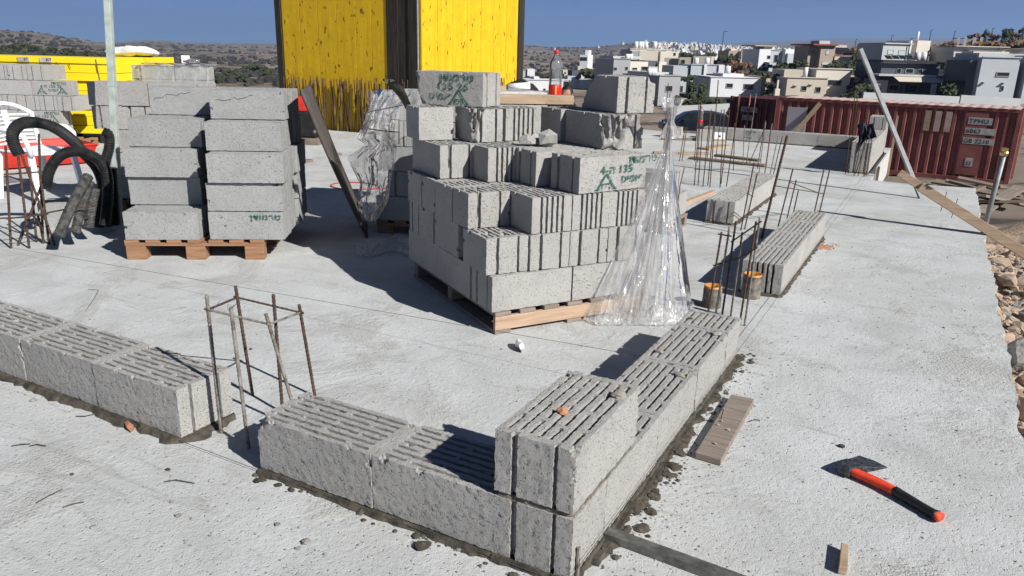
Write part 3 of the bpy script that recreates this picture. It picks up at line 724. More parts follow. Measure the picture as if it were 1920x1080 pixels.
# pallets
def pallet(fr, u0, v0, Lu, Lv, h, label, deck_along='v', mat='wood_pallet', side=True, nd=7, side_mat=None):
    x, y = fr.xy(u0, v0); p = empty('wooden_pallet', (x, y, 0), fr.th, label, 'pallet', 'pallets under block stacks')
    A, Bq = (Lu, Lv) if deck_along == 'v' else (Lv, Lu)
    def bx(cx, cy, cz, sx, sy, sz, nm, m=mat):
        if deck_along == 'v': MB().box((cx, cy, cz), (sx, sy, sz)).build(nm, m, p, bevel=.002)
        else: MB().box((cy, cx, cz), (sy, sx, sz)).build(nm, m, p, bevel=.002)
    wd = .095
    for i in range(nd): bx(wd/2+(A-wd)*i/(nd-1), Bq/2, h-.011, wd, Bq, .021, 'deck_board')
    for j in range(3):
        cy = .05+(Bq-.1)*j/2
        if side: bx(A/2, cy-.0 if j else .012, h/2-.0, A, .024 if j == 0 else .06, h-.046, 'stringer', (side_mat or mat) if j == 0 else mat)
        else:
            bx(A/2, cy, h-.033, A, .095, .020, 'stringer')
            for q in range(3): bx(.07+(A-.14)*q/2, cy, (h-.044)/2+.0, .13, .095, h-.045, 'foot_block')
    if side:
        for i in (0, nd//2, nd-1): bx(wd/2+(A-wd)*i/(nd-1), Bq/2, .0105, wd, Bq, .02, 'bottom_board')
    return p
pallet(MS, 0, 0, 1.0, 1.2, .121, 'pallet under the central block stack with a long pale side board', side=True, mat='wood_dirty', side_mat='wood_pale')

# left stack
LS = Frame((-4.088, 1.535), (.83, .558)); ZL = [.143+.2*k for k in range(7)]
GL = 'pumice blocks stacked on the left pallet'; cl = 'left stack'
pallet(LS, 0, 0, .94, 1.0, .141, 'orange-brown pallet with three feet showing under the left block stack', side=False)
def ls(k, u, v, L, al, lab, **kw): return stack_block(LS, u, v, ZL[k], L, al, lab, GL, mat=kw.pop('mat', 'pumice2'), **kw)
pos = {0: ((.01, .0), (.575, .01)), 1: ((-.02, .24), (.575, .025)), 2: ((-.025, .215), (.59, .0)), 3: ((0., .31), (.56, .14)), }
for k in range(4):
    (u, v), (u2, v2) = pos[k]
    a_ = ls(k, u, v, .5, 'u', f'front left block in the {ORD[k]} course of the {cl}', bites=6)
    b_ = ls(k, u2, v2, .515, 'u', f'front right block in the {ORD[k]} course of the {cl}'+(', with green lettering' if k == 0 else ''), bites=5)
    if k == 0: on_face(text_mesh(NAME_HE, .05, bold=.0014), b_, .03, .145, -.131, 'green', sx=1.3); on_face(text_mesh('-', .05, bold=.0014), b_, -.17, .15, -.131, 'green'); on_face(text_mesh('-', .05, bold=.0014), b_, -.145, .09, -.131, 'green')
    for q in range(1, 4 if k < 3 else 3):
        ls(k, u2-.02*(q % 2)+.01, v2+.253*q, .515, 'u', f'right-hand block in the {ORD[k]} course of the {cl}, row {["", "second", "third", "fourth"][q]} from the front')
    for q in range(1, 3):
        ls(k, u+.01, v+.253*q, .5, 'u', f'left-hand block in the {ORD[k]} course of the {cl}, row {["", "second", "third"][q]} from the front')
ls(4, .06, .60, .5, 'u', f'cracked grey block on top left of the {cl}', broken=((.25, .0, .03, .9, 0, -.55, .03),), bites=7)
ls(4, .560, .32, .52, 'u', f'cracked block on top right of the {cl}, its corner broken away', broken=((-.26, -.125, .0, -.8, -.1, -.75, .03),), bites=5)
ls(4, .57, .575, .52, 'u', f'rear block on top right of the {cl}')
def crack(parent, pts, y): MB().tube([(x, y, z) for x, z in pts], .0011, 4).build('crack', 'ink', parent)
for o in [q for q in COL.objects if q.get('label', '').startswith('cracked')]:
    rg = random.Random(len(o['label'])); z0 = .15; crack(o, [(-.22+.022*i+.006*rg.random(), z0-.03+.012*rg.uniform(-1, 1)+.004*i*(1 if 'left' in o['label'] else -.5)) for i in range(13 if 'left' in o['label'] else 9)], -.1262)

# stacks behind and beside --------------------------------------------------
def wall_of_blocks(fr, z0, rows, label, group, hpitch=.2, mat='pumice', pal=None, depth2=True, starts=None):
    """rows: list from the bottom of strings, L = long face, E = block end; drawn from u=0 leftwards to right"""
    for k, row in enumerate(rows):
        u = starts[k] if starts else 0.0
        for i, ch in enumerate(row):
            Lb = .5 if ch in 'LS' else .25
            if ch == '.': u += .25; continue
            lab = f'{ORD[k]}-course {"long-faced" if ch in "LS" else "end-on"} block, {label}, {["first", "second", "third", "fourth", "fifth", "sixth", "seventh", "eighth", "ninth"][i]} from the left'
            if ch == 'S': lab = f'{ORD[k]}-course stamped block with green lettering, {label}'
            o = stack_block(fr, u, .006*((k*3+i) % 3), z0+hpitch*k, .5, 'u' if ch in 'LS' else 'v', lab, group, mat=mat, bites=3, n=3)
            if ch == 'S': full_stamp(o)
            u += Lb
# far left stack
FL = Frame(gr(152, 281)[:2], (.88, .475)); FL.O = FL.O-FL.a*1.76
_p = empty('pallet_dummy') if False else None
pallet(FL, 0, 0, 1.75, .5, .12, 'low pallet under the far left block stack behind the white chair', side=False, nd=9)
wall_of_blocks(FL, .125, ['LLL.', 'LLS.', 'EEEEEEE', 'LLS', 'EEEEE'], 'far left stack behind the white chair', 'blocks of the far left stack', .2, starts=[.05, .05, .02, .20, .16])
# stack just behind the left one
_b = gr(215, 420); BS2 = Frame(at_h(184, 330, 7.6)[:2], (.84, .54))
pallet(BS2, .05, .05, .95, .6, .12, 'dark pallet under the stack behind the pole', side=False)
wall_of_blocks(BS2, .125, ['L.L', 'EEEE', 'LL', 'EEEE', 'LL'], 'stack behind the pole', 'blocks of the stack behind the pole', .2, starts=[.12, .10, .10, .02, .0])
# film-wrapped stack further back
BS3 = Frame(gr(263, 121, 1.13)[:2], (.88, .475))
pallet(BS3, 0, 0, 1.0, .5, .12, 'pallet under the film-wrapped stack at the back left', side=False)
wall_of_blocks(BS3, .125, ['LL', 'LL', 'LL', 'LL', 'LL'], 'film-wrapped stack at the back left', 'blocks of the wrapped back left stack', .2, mat='pumice2')
# dark spacers beside it
xx = gr(240, 124, 1.10)
o = empty('spacer_pile', (xx.x, xx.y, 0), ang((.88, .475)), 'dark block pieces piled left of the wrapped back stack', 'blocks')
for k in range(5): put('block', block_mesh(L=.3, seed=k % 3, mat='pumice2', groove=(1, 1)), o, (.0+.01*k, .1, .125+.2*k), .1*(k % 2))
MB().box((0, .1, .06), (.5, .4, .12)).build('pallet', 'wood_grey', o)
# middle stack behind the central one
BK = Frame((-3.186, 3.154), (.93, .36))
pallet(BK, 0, 0, 1.0, 1.0, .11, 'shadowed pallet under the block stack behind the central stack', side=False)
wall_of_blocks(BK, .113, ['LL', 'EEEE', 'LL', 'EEEE', 'LL'], 'shaded stack behind the central stack', 'blocks of the shaded rear stack', .2, mat='pumice2', starts=[.0, .10, .03, .05, .0])
for q in (1, 2, 3): stack_block(BK, 0, .25*q, .113+.8, .5, 'u', f'top-course block of the shaded rear stack, row {["", "second", "third", "fourth"][q]} from the front', 'blocks of the shaded rear stack', mat='pumice2')
# low stack right of the central one
BR = Frame((-2.18, 4.47), (.945, .0)); 
pallet(BR, 0, 0, 1.05, .5, .11, 'low pallet behind the clear film, right of the central stack', side=True, mat='wood_dirty')
wall_of_blocks(BR, .113, ['EEEE', 'LL'], 'low stack behind the clear film', 'blocks of the low stack behind the film', .2, starts=[.03, .03])
x = BR.xy(1.06, .1)
tag(MB().tube([(x[0]+.03, x[1]-.1, .02), (x[0]+.03, x[1]-.06, .42), (x[0]+.03, x[1]+.02, .56)], .005, 5).build('bent_wire', 'wire'), 'thin bent black wire against the low stack behind the film', 'wire')
# ------------------------------------------------------------------ rebar
def ribbed(p, q, r=.006, n=6, step=.009, bend=0.0):
    p = Vector(p); q = Vector(q); L = (q-p).length; k = max(2, int(L/step)); side = (q-p).orthogonal().normalized()
    pts = [p.lerp(q, i/k)+side*bend*math.sin(math.pi*i/k) for i in range(k+1)]
    return MB().tube(pts, [r*(1.14 if i % 2 else .92) for i in range(k+1)], n)
def plainbar(p, q, r=.005, n=5, bend=0.0, k=6):
    p = Vector(p); q = Vector(q); side = (q-p).orthogonal().normalized()
    return MB().tube([p.lerp(q, i/k)+side*bend*math.sin(math.pi*i/k) for i in range(k+1)], r, n)
def vtop(b, px, py):
    """the point a bar from ground point b reaches when its tip stands at photograph pixel px,py: same distance away"""
    H = math.hypot(b.x-CAM.x, b.y-CAM.y); return at_h(px, py, H)
# near cage between the two front walls
ca = empty('rebar_cage', (-1.42, .25, 0), 0, 'tied rebar cage of six bars standing between the two foreground walls', 'rebar')
def C1(cx, cy): return (360+cx/3.375, 520+cy/3.375)
oc = Vector((-1.42, .25, 0)); tops = {}
for i, (b, t) in enumerate((((-1.545, .125), (92, 112)), ((-1.365, .095), (245, 188)), ((-1.30, .30), (467, 232)), ((-1.47, .375), (514, 108)), ((-1.47, .565), (677, 172)), ((-1.70, .43), (275, 55)))):
    bp = Vector((*b, 0)); tp = vtop(bp, *C1(*t)); tops[i] = (bp, tp)
    ribbed(bp-oc, tp-oc, .0068, 7).build('vertical_bar', 'rebar_grey' if i in (0, 1, 2) else 'rust', ca, smooth=True)
def on_bar(i, cx, cy):
    bp, tp = tops[i]; best = min((k/60 for k in range(61)), key=lambda k: abs(((bp.lerp(tp, k)-CAM).dot(_u)/(bp.lerp(tp, k)-CAM).dot(_f))-((540-C1(cx, cy)[1])/FPX))); return bp.lerp(tp, best)
hoop = [on_bar(0, 85, 205), on_bar(2, 470, 295), on_bar(4, 715, 225), on_bar(5, 275, 128)]
for i in range(4):
    a, b_ = hoop[i], hoop[(i+1) % 4]; ex = (b_-a).normalized()*.015
    ribbed(a-ex-oc, b_+ex-oc, .0045, 6, .01).build('stirrup', 'rebar_grey' if i in (0, 1) else 'rust', ca, smooth=True)
for i, h in enumerate((hoop[0], hoop[2], tops[1][1])):
    MB().tube([h-oc+Vector((.012*math.cos(k*1.3+i), .012*math.sin(k*1.3+i), .01*math.sin(k*2.1))) for k in range(6)]+[h-oc+Vector((.03, .03*(1-2*(i % 2)), .03))], .0011, 4).build('tie_wire', 'wire', ca)
# cage by the orange pipes
def cage_px(label, bars, rad, mat, hoops=(), name='rebar_cage', ribs=True, mat2=None):
    b0 = gr(*bars[0][0]); o0 = Vector((b0.x, b0.y, 0)); e = empty(name, o0, 0, label, 'rebar'); ends = []
    for i, (bpx, tpx, *rr) in enumerate(bars):
        bp = gr(*bpx); tp = vtop(bp, *tpx); ends.append((bp, tp)); r_ = rr[0] if rr else rad
        (ribbed(bp-o0, tp-o0, r_, 6, .012) if ribs else plainbar(bp-o0, tp-o0, r_)).build('vertical_bar', mat if not (mat2 and i % 2) else mat2, e, smooth=True)
    for (i, a, j, b) in hoops:
        p = ends[i][0].lerp(ends[i][1], a); q = ends[j][0].lerp(ends[j][1], b); ex = (q-p).normalized()*.02
        plainbar(p-ex-o0, q+ex-o0, rad*.7).build('stirrup', mat, e, smooth=True)
    return e
cage_px('rebar cage of six ribbed bars beside the two orange pipe stubs', [((1328, 585), (1353, 435)), ((1342, 588), (1368, 425)), ((1354, 590), (1380, 415)), ((1370, 594), (1392, 435)), ((1388, 600), (1418, 415)), ((1396, 611), (1425, 407))], .0065, 'rust',
        [(0, .60, 3, .70), (3, .70, 5, .72), (5, .95, 2, .80), (0, .97, 1, .9)], mat2='rebar_grey')
cage_px('rebar cage with two stirrups behind the second wall, thick leaning bar at left', [((1428, 446), (1476, 254), .011), ((1455, 440), (1487, 316)), ((1474, 416), (1493, 337)), ((1486, 406), (1497, 357)), ((1524, 411), (1545, 317)), ((1533, 412), (1556, 317))], .006, 'rust', [(0, .52, 5, .52), (1, .8, 4, .53)])
cage_px('pair of tall rebars in front of the dark wall end', [((1389, 432), (1414, 305)), ((1396, 430), (1420, 325))], .006, 'rust', [(0, .55, 1, .6)])
far1 = [((1302, 347), (1313, 197)), ((1309, 347), (1318, 228)), ((1318, 350), (1332, 208)), ((1331, 351), (1347, 150)), ((1327, 348), (1340, 215)), ((1350, 352), (1358, 205)), ((1362, 350), (1388, 180)), ((1352, 345), (1368, 205))]
cage_px('cluster of tall starter bars on the slab left of the third wall', far1, .006, 'rust', [(0, .2, 7, .2)], ribs=False)
far2 = [((1375, 320), (1378, 230)), ((1393, 310), (1396, 235)), ((1404, 308), (1435, 238)), ((1423, 325), (1436, 228)), ((1434, 325), (1447, 232)), ((1444, 327), (1459, 255)), ((1450, 327), (1467, 255)), ((1399, 310), (1418, 175)), ((1420, 316), (1435, 225)), ((1437, 310), (1448, 232))]
cage_px('group of tall starter bars in front of the far block row, centre right', far2, .006, 'rust', [(3, .15, 6, .15)], ribs=False, mat2='rebar_grey')
far3 = [((1243, 298), (1253, 156)), ((1246, 297), (1256, 175)), ((1274, 302), (1285, 238)), ((1279, 301), (1288, 238)), ((1302, 302), (1311, 187)), ((1308, 305), (1315, 190)), ((1342, 298), (1353, 205)), ((1326, 300), (1334, 205))]
cage_px('sparse starter bars on the slab just right of the hanging film', far3, .006, 'rust', ribs=False)
far4 = [((1585, 326), (1604, 170)), ((1591, 325), (1608, 180)), ((1601, 330), (1618, 250)), ((1609, 330), (1624, 252)), ((1620, 332), (1632, 245)), ((1624, 330), (1638, 240)), ((1604, 326), (1630, 250))]
cage_px('starter bars at the near end of the jacket wall', far4, .006, 'rust', [(2, .6, 5, .6)], ribs=False)
# left cage
def Z4(cx, cy): return (cx/3.857, 200+cy/3.857)
lb = [((80, 1025), (40, 285)), ((212, 1025), (130, 350)), ((265, 980), (212, 435)), ((312, 990), (280, 195)), ((355, 995), (300, 560)), ((397, 1000), (155, 345)), ((130, 1005), (305, 555)), ((318, 985), (275, 790))]
cage_px('rusty rebar bundle with crossing bars at the left edge, in front of the chair', [(Z4(*a), Z4(*b)) for a, b in lb], .0085, 'rust', [(0, .73, 3, .66), (0, .30, 4, .5)])
p, q = at_h(*Z4(-60, 810), 6.3), at_h(*Z4(690, 715), 6.2)
tag(MB().tube([p, p.lerp(q, .3)+Vector((0, 0, -.02)), p.lerp(q, .7), q], .006, 5).build('loose_bar', 'rust'), 'thin rusty bar lying across the black pipes at left', 'rebar')
# starter bars fanned out along the yellow tower
rg = random.Random(12); GT = 'rusty starter bars along the yellow formwork tower'
bars = []
for i in range(74):
    x0 = -10.05+2.85*(i+rg.uniform(-.3, .3))/74; bars.append((x0, 9.18+rg.uniform(-.06, .06), rg.uniform(-.16, .16)))
for i in range(26): bars.append((-6.95+rg.uniform(-.06, .06), 9.5+3.2*i/26, rg.uniform(-.06, .06)))
_sb = {}
for i, (x0, y0, tl) in enumerate(bars):
    hgt = .86+.12*rg.random(); k = int(hgt*20)
    if k not in _sb:
        _sb[k] = plainbar((0, 0, 0), (0, 0, hgt), .009, 5).mesh('starter_bar', True); _sb[k].materials.append(MAT['rust'])
    o = put('starter_bar', _sb[k], None, (x0, y0, 0)); o.rotation_euler = (rg.uniform(-.05, .05), tl*(1.4 if rg.random() < .3 else .6), 0)
    tag(o, 'rusty starter bar rising from the slab at the foot of the yellow tower', 'rebar', GT)

# ------------------------------------------------------------------ yellow formwork tower
tw = empty('formwork_tower', (-7.1, 9.3, 0), 0, 'tall yellow shuttering tower with black corner posts rising out of the picture', 'formwork')
HT = 3.1
xs = [-3.05, -2.62, -2.19, -1.76, -1.33, -.99, -.66]
for i in range(6):
    a, b_ = xs[i], xs[i+1]
    MB().box(((a+b_)/2, 0, HT/2), (b_-a-.008, .05, HT)).build('board', 'yellow', tw, bevel=.004)
MB().box((-3.13, .0, HT/2), (.13, .10, HT)).build('edge_post', 'wood_dark', tw)
for i, (a, b_, o_) in enumerate(((-.655, -.42, -.012), (-.415, -.20, .0), (-.195, -.02, -.02))):
    MB().box(((a+b_)/2, o_, HT/2), (b_-a, .06, HT)).build('corner_board', 'wood_dark', tw)
MB().box((-.008, -.035, HT/2), (.016, .02, HT)).build('corner_strip', 'galv', tw)
ys_ = [.02+.48*i for i in range(8)]
for i in range(7):
    a, b_ = ys_[i], ys_[i+1]
    MB().box((.0, (a+b_)/2, HT/2+.005), (.05, b_-a-.008, HT)).build('board', 'yellow', tw, bevel=.004)
MB().box((0, 3.50, HT/2), (.10, .22, HT)).build('edge_post', 'wood_dark', tw)
for y in (.5, 1.6, 2.5): MB().box((-1.6, .06+.02*y, y), (3.0, .06, .12)).build('waler', 'wood_tan', tw)
MB().box((-1.55, 1.8, HT/2), (2.8, 3.2, HT-.02)).build('core', 'wood_dark', tw)

# stack of yellow panels at far left
_o = at_h(-60, 235, 14.0); fpz = Vector((_o.x, _o.y, 0)); _dir = Vector((.88, .475))
yp = empty('panel_stack', fpz, ang(_dir), 'bright yellow formwork panels piled at the far left behind the blocks', 'formwork')
z = .14; k = 0
while z < 1.13:
    h = .115+.02*(k % 2); off = .02*((k*37) % 3)
    MB().box((1.12+off*.3, .5+off, z+h/2), (2.24, 1.0, h-.006)).build('panel', 'yellow2', yp, bevel=.004); z += h; k += 1
MB().box((.6, .5, z+.035), (1.5, 1.0, .08)).build('panel', 'yellow2', yp, bevel=.004)
MB().box((1.80, .5, z+.035), (.86, 1.0, .08)).build('panel', 'yellow2', yp, bevel=.004)
for x in (.3, 1.1, 1.95): MB().box((x, .5, .07), (.1, .9, .14)).build('bearer', 'wood_dark', yp)
for x in (.98, 1.30):
    MB().box((x, -.014, z+.035), (.17, .006, .065)).build('label', 'sticker', yp)
    on_face(text_mesh('87' if x < 1.2 else '8/7', .055, bold=.001), yp, x+.01, z+.02, -.019, 'ink', 'writing')
for pts in (((1.44, 1.15), (1.52, 1.06), (1.53, .95)), ((1.62, 1.14), (1.64, 1.07))): MB().tube([(a, -.006, b_) for a, b_ in pts], .004, 4).build('strap', 'wire', yp)
MB().tube([(2.02, -.006, 1.2), (2.04, -.004, .9), (2.07, -.004, .2)], .006, 4).build('strap', 'wire', yp)
# second panel pile behind the pole, only its top shows
_o = at_h(205, 120, 14.4); y2 = empty('panel_stack', (_o.x, _o.y, 0), ang(_dir), 'yellow formwork panels behind the wrapped stack, under a white sack', 'formwork')
z = .14; k = 0
while z < 1.17: h = .12; MB().box((.30, .5, z+h/2), (.60+.02*(k % 3), 1.0, h-.006)).build('panel', 'yellow2', y2, bevel=.004); z += h; k += 1
MB().box((.30, .5, .07), (.5, .9, .14)).build('bearer', 'wood_dark', y2)
sk = MB()
def sack(u, v):
    a = 2*math.pi*u; b_ = math.pi*(v-.5); k = 1+.12*math.sin(a*3+v*7)+.08*math.sin(a*7)
    return Vector((.42*math.cos(b_)*math.cos(a)*k, .25*math.cos(b_)*math.sin(a)*k, .075*math.sin(b_)*k+.075+.10*max(0, 1-abs(math.cos(a)-.1)*2.2)*math.cos(b_)**2*(v > .5)))
sk.grid(sack, 28, 14); _s = sk.build('sack', 'bag_white', None, True, loc=y2.location+Vector((.88*.1, .475*.1+.35, z)), rz=ang(_dir)); tag(_s, 'crumpled white sack lying on the yellow panels', 'sack')

# red trough
_a = gr(*Z4(-80, 478)); _b2 = gr(*Z4(725, 412)); td = (_b2-_a); Lt = td.length
rt = empty('mortar_trough', (_a.x, _a.y, 0), math.atan2(td.y, td.x), 'long red metal mortar trough on the slab behind the white chair', 'trough')
Wt, Ht, tp = .80, .24, .08
MB().add([(tp, tp, .02), (Lt-tp, tp, .02), (Lt, 0, Ht), (0, 0, Ht)], [(0, 1, 2, 3)]).build('front_side', 'red', rt).modifiers.new('t', 'SOLIDIFY').thickness = .012
MB().add([(tp, Wt-tp, .02), (Lt-tp, Wt-tp, .02), (Lt, Wt, Ht), (0, Wt, Ht)], [(3, 2, 1, 0)]).build('back_side', 'red', rt).modifiers.new('t', 'SOLIDIFY').thickness = .012
for s_, nm in ((0, 'end_side'), (Lt, 'end_side')):
    i_ = tp if s_ == 0 else -tp
    MB().add([(s_+i_, tp, .02), (s_+i_, Wt-tp, .02), (s_, Wt, Ht), (s_, 0, Ht)], [(0, 1, 2, 3)]).build(nm, 'red', rt).modifiers.new('t', 'SOLIDIFY').thickness = .012
MB().add([(tp, tp, .02), (Lt-tp, tp, .02), (Lt-tp, Wt-tp, .02), (tp, Wt-tp, .02)], [(0, 1, 2, 3)]).build('floor', 'red', rt)
for y in (0, Wt): MB().tube([(0, y, Ht), (Lt, y, Ht)], .014, 6).build('rim', 'red', rt)
MB().grid(lambda u, v: Vector((tp*.6+u*(Lt-1.2*tp), tp*.6+v*(Wt-1.2*tp), .14+.03*hnoise(u*7, v*3, 1))), 20, 8).build('mortar', 'mortar_dry', rt, True)

# ------------------------------------------------------------------ white plastic chair
fd = Vector((.987, .158)); ch = empty('plastic_chair', (-6.78, 2.57, 0), ang(fd), 'white moulded plastic armchair standing at the left of the slab', 'chair')
# local x forward, y left
def leg(x0, y0, x1, y1, z1):
    return MB().bar((x0, y0, 0), (x1, y1, z1), .055, .035, (1, 0, 0))
for sx, sy in ((1, 1), (1, -1), (-1, 1), (-1, -1)): leg(sx*.25, sy*.25, sx*.20, sy*.22, .43).build('leg', 'white_plastic', ch, bevel=.006)
MB().grid(lambda u, v: Vector((-.22+.45*u, -.23+.46*v, .425+.015*(2*v-1)**2+.02*max(0, .3-u)-.02*max(0, u-.85)*4)), 12, 10).build('seat', 'white_plastic', ch, True).modifiers.new('t', 'SOLIDIFY').thickness = -.018
def bk(y, z): return Vector((-.22-.20*(z-.42)+.05*(1-(y/.25)**2)*-1, y, z))
top_z = lambda y: .86-.10*(y/.25)**2*1.0
fr_ = [bk(-.235+.02*0, .42)]+[bk(-.235-.01*math.sin(i/6*1.5), .42+.30*i/6) for i in range(1, 7)]+[bk(-.25+.5*i/10, top_z(-.25+.5*i/10)) for i in range(0, 11)]+[bk(.235+.01*math.sin(i/6*1.5), .42+.30*i/6) for i in range(6, 0, -1)]+[bk(.235, .42)]
MB().tube(fr_, .022, 6).build('back_frame', 'white_plastic', ch, True)
for i in range(8):
    z = .49+.037*i; MB().tube([bk(-.215+.43*q/6, z+.008*math.sin(q/6*math.pi)) for q in range(7)], [.011]*7, 4).build('back_slat', 'white_plastic', ch)
MB().grid(lambda u, v: bk(-.03+.06*v, .44+.36*u), 8, 2).build('back_panel', 'white_plastic', ch, True).modifiers.new('t', 'SOLIDIFY').thickness = .012
for sy in (-1, 1):
    MB().tube([(-.27, sy*.245, .64), (-.10, sy*.275, .655), (.10, sy*.275, .645), (.20, sy*.262, .60), (.225, sy*.25, .50), (.225, sy*.235, .42)], [.022, .026, .026, .024, .022, .022], 6).build('armrest', 'white_plastic', ch, True)

# ------------------------------------------------------------------ corrugated pipes, pole
def corr(pts, r, pitch=.011, n=10):
    pts = [Vector(p) for p in pts]; dense = []
    # Catmull-Rom
    P = [pts[0]*2-pts[1]]+pts+[pts[-1]*2-pts[-2]]
    for i in range(1, len(P)-2):
        seg = (P[i+1]-P[i]).length; k = max(2, int(seg/(pitch/2)))
        for q in range(k):
            t = q/k; a, b_, c_, d = P[i-1], P[i], P[i+1], P[i+2]
            dense.append(.5*((2*b_)+(c_-a)*t+(2*a-5*b_+4*c_-d)*t*t+(3*b_-a-3*c_+d)*t**3))
    dense.append(pts[-1])
    return MB().tube(dense, [r*(1.06 if i % 2 else .90) for i in range(len(dense))], n)
def hose(label, px, H, r, mat='black_pipe'):
    tag(corr([at_h(*Z4(*q), h) for q, h in zip(px, H if hasattr(H, '__len__') else [H]*len(px))], r).build('corrugated_pipe', mat, None, False), label, 'pipe', 'corrugated pipes at left')
hose('long black corrugated pipe arching high over the white chair', [(140, 350), (100, 270), (92, 190), (150, 125), (260, 115), (390, 150), (520, 240), (620, 350), (700, 440), (740, 540), (770, 700), (780, 850)], [6.5, 6.5, 6.5, 6.55, 6.6, 6.6, 6.65, 6.7, 6.75, 6.8, 6.9, 6.95], .041)
hose('black corrugated pipe arching lower, its cut end pointing down', [(338, 595), (345, 500), (385, 410), (450, 345), (540, 322), (630, 340), (720, 390), (770, 480), (780, 640), (760, 850)], 6.55, .040)
hose('short black corrugated pipe rising with a hooked top end beside the pole', [(740, 180), (785, 205), (790, 290), (765, 390), (745, 520), (730, 700), (715, 870)], 6.75, .038)
hose('thick black corrugated pipe standing in the shade of the pole', [(790, 440), (800, 560), (810, 700), (815, 850)], 6.8, .055)
hose('dusty grey corrugated pipe leaning, front left of the bundle', [(425, 935), (520, 715), (640, 500)], [6.1, 6.2, 6.35], .036, 'dust_pipe')
hose('dusty corrugated pipe leaning, second in the bundle', [(545, 910), (590, 720), (650, 545)], [6.25, 6.3, 6.4], .034, 'dust_pipe')
hose('dusty corrugated pipe leaning, third and rightmost in the bundle', [(640, 875), (660, 740), (690, 590)], [6.4, 6.42, 6.45], .034, 'dust_pipe')
pb = gr(224, 418); pt = at_h(199, -60, math.hypot(pb.x-CAM.x, pb.y-CAM.y))
po = empty('steel_post', (pb.x, pb.y, 0), 0, 'tall square grey-green steel post rising out of the picture at left', 'post')
MB().bar((0, 0, 0), Vector((pt.x, pt.y, pt.z))-Vector((pb.x, pb.y, 0)), .05, .05, (.5, -.85, 0)).build('tube', 'galv_green', po, bevel=.003)
MB().box((0, 0, .004), (.14, .14, .008)).build('base_plate', 'galv_green', po)
_m = (Vector((pt.x, pt.y, pt.z))-Vector((pb.x, pb.y, 0)))*.56
MB().bar(_m-Vector((0, 0, .006)), _m+Vector((0, 0, .006)), .054, .054, (.5, -.85, 0)).build('collar', 'galv_green', po)
# loose block behind the pipes
b0 = gr(*Z4(440, 880)); o = put('pumice_block', block_mesh(L=.40, seed=2, groove=(1, 1), mat='pumice2'), None, (b0.x-.08, b0.y+.15, 0), .7); tag(o, 'single block lying on the slab behind the dusty pipes', 'block')

# ------------------------------------------------------------------ boards and small site things
def plank_px(label, q, h, mat, name='plank', z=0.0, cat='plank'):
    P = [gr(*c, z+h) for c in q]; mb = MB()
    vs = [(v.x, v.y, z+.002) for v in P]+[(v.x, v.y, z+h) for v in P]
    mb.add(vs, [(3, 2, 1, 0), (4, 5, 6, 7), (0, 1, 5, 4), (1, 2, 6, 5), (2, 3, 7, 6), (3, 0, 4, 7)])
    o = mb.build(name, mat, bevel=.002); return tag(o, label, cat)
plank_px('weathered brown plank lying on the slab right of the corner wall', [(1304, 848), (1352, 862), (1414, 748), (1371, 739)], .028, 'wood_dirty')
for i, (x, y) in enumerate(((1352, 790), (1365, 806), (1340, 832), (1346, 797))):
    P = gr(x, y, .03); tag(MB().blob((0, 0, 0), (.008, .006, .005), i, 1, .3).build('grit', 'pebble', loc=(P.x, P.y, .032)), 'crumb of grit on the weathered plank', 'grit', 'crumbs of grit on the plank')
P = gr(1352, 785, .028); tag(MB().tube([P, P+Vector((.006, -.004, .045))], .002, 5).build('nail', 'rust'), 'rusty nail sticking up from the weathered plank', 'nail')
plank_px('small split wood offcut in the right foreground', [(1573, 1062), (1590, 1064), (1592, 1022), (1578, 1016)], .028, 'wood_tan', 'wood_offcut', cat='wood')
# steel section lying at the foot of the corner wall
a, b_ = gr(1137, 997, .02), gr(1480, 1122, .02); tag(MB().bar((a.x, a.y, .015), (b_.x, b_.y, .015), .042, .028).build('steel_section', 'steel_dark', bevel=.003), 'dull grey steel section lying on the slab at the bottom edge', 'steel bar')
# short upright strip at the wall corner
MBs = MB().box((0, 0, .055), (.006, .014, .11)).build('wood_wedge', 'rebar_grey', loc=(.008, .035, 0)); tag(MBs, 'thin upright wedge against the corner wall at the bottom edge', 'wedge')
# hatchet
ax0, ax1 = gr(1588, 890), gr(1766, 978); hd = (ax1-ax0); hl = hd.length
ht_ = empty('hatchet', (ax0.x, ax0.y, 0), math.atan2(hd.y, hd.x), 'hatchet with orange and black handle lying on the slab at right', 'hatchet')
def hsec(t):      # handle centre line and half sizes
    y = .010*math.sin(t*5.2-.4); return y, (.016+.004*math.sin(t*6)+(.008 if t > .93 else 0)), .0125+.002*math.sin(t*3)
def handle(t0, t1, grow=0.0):
    vs = []; n = 14; m = 10
    for i in range(n+1):
        t = t0+(t1-t0)*i/n; y, wy, wz = hsec(t)
        for k in range(m):
            a = 2*math.pi*k/m; ca_, sa_ = math.cos(a), math.sin(a); e = .7
            vs.append((t*hl, y+(wy+grow)*math.copysign(abs(ca_)**e, ca_), .024+(wz+grow)*math.copysign(abs(sa_)**e, sa_)-.006*t))
    fs = [(i*m+k, i*m+(k+1) % m, (i+1)*m+(k+1) % m, (i+1)*m+k) for i in range(n) for k in range(m)]+[tuple(range(m-1, -1, -1)), tuple(n*m+k for k in range(m))]
    return MB().add(vs, fs)
handle(.0, 1.0).build('handle', 'orange_handle', ht_, True)
handle(.50, .955, .0022).build('grip', 'black_rubber', ht_, True)
prof = [(-.022, -.03), (.022, -.03), (.024, .0), (.03, .03), (.055, .075), (.075, .13), (.020, .135), (-.030, .118), (-.030, .05), (-.024, .0)]
hv = MB(); n = len(prof); vs = []
for s_ in (-1, 1):
    for x, y in prof: vs.append((x, y, .026+s_*(.016*(1-max(0, y)/.14)+.0012)))
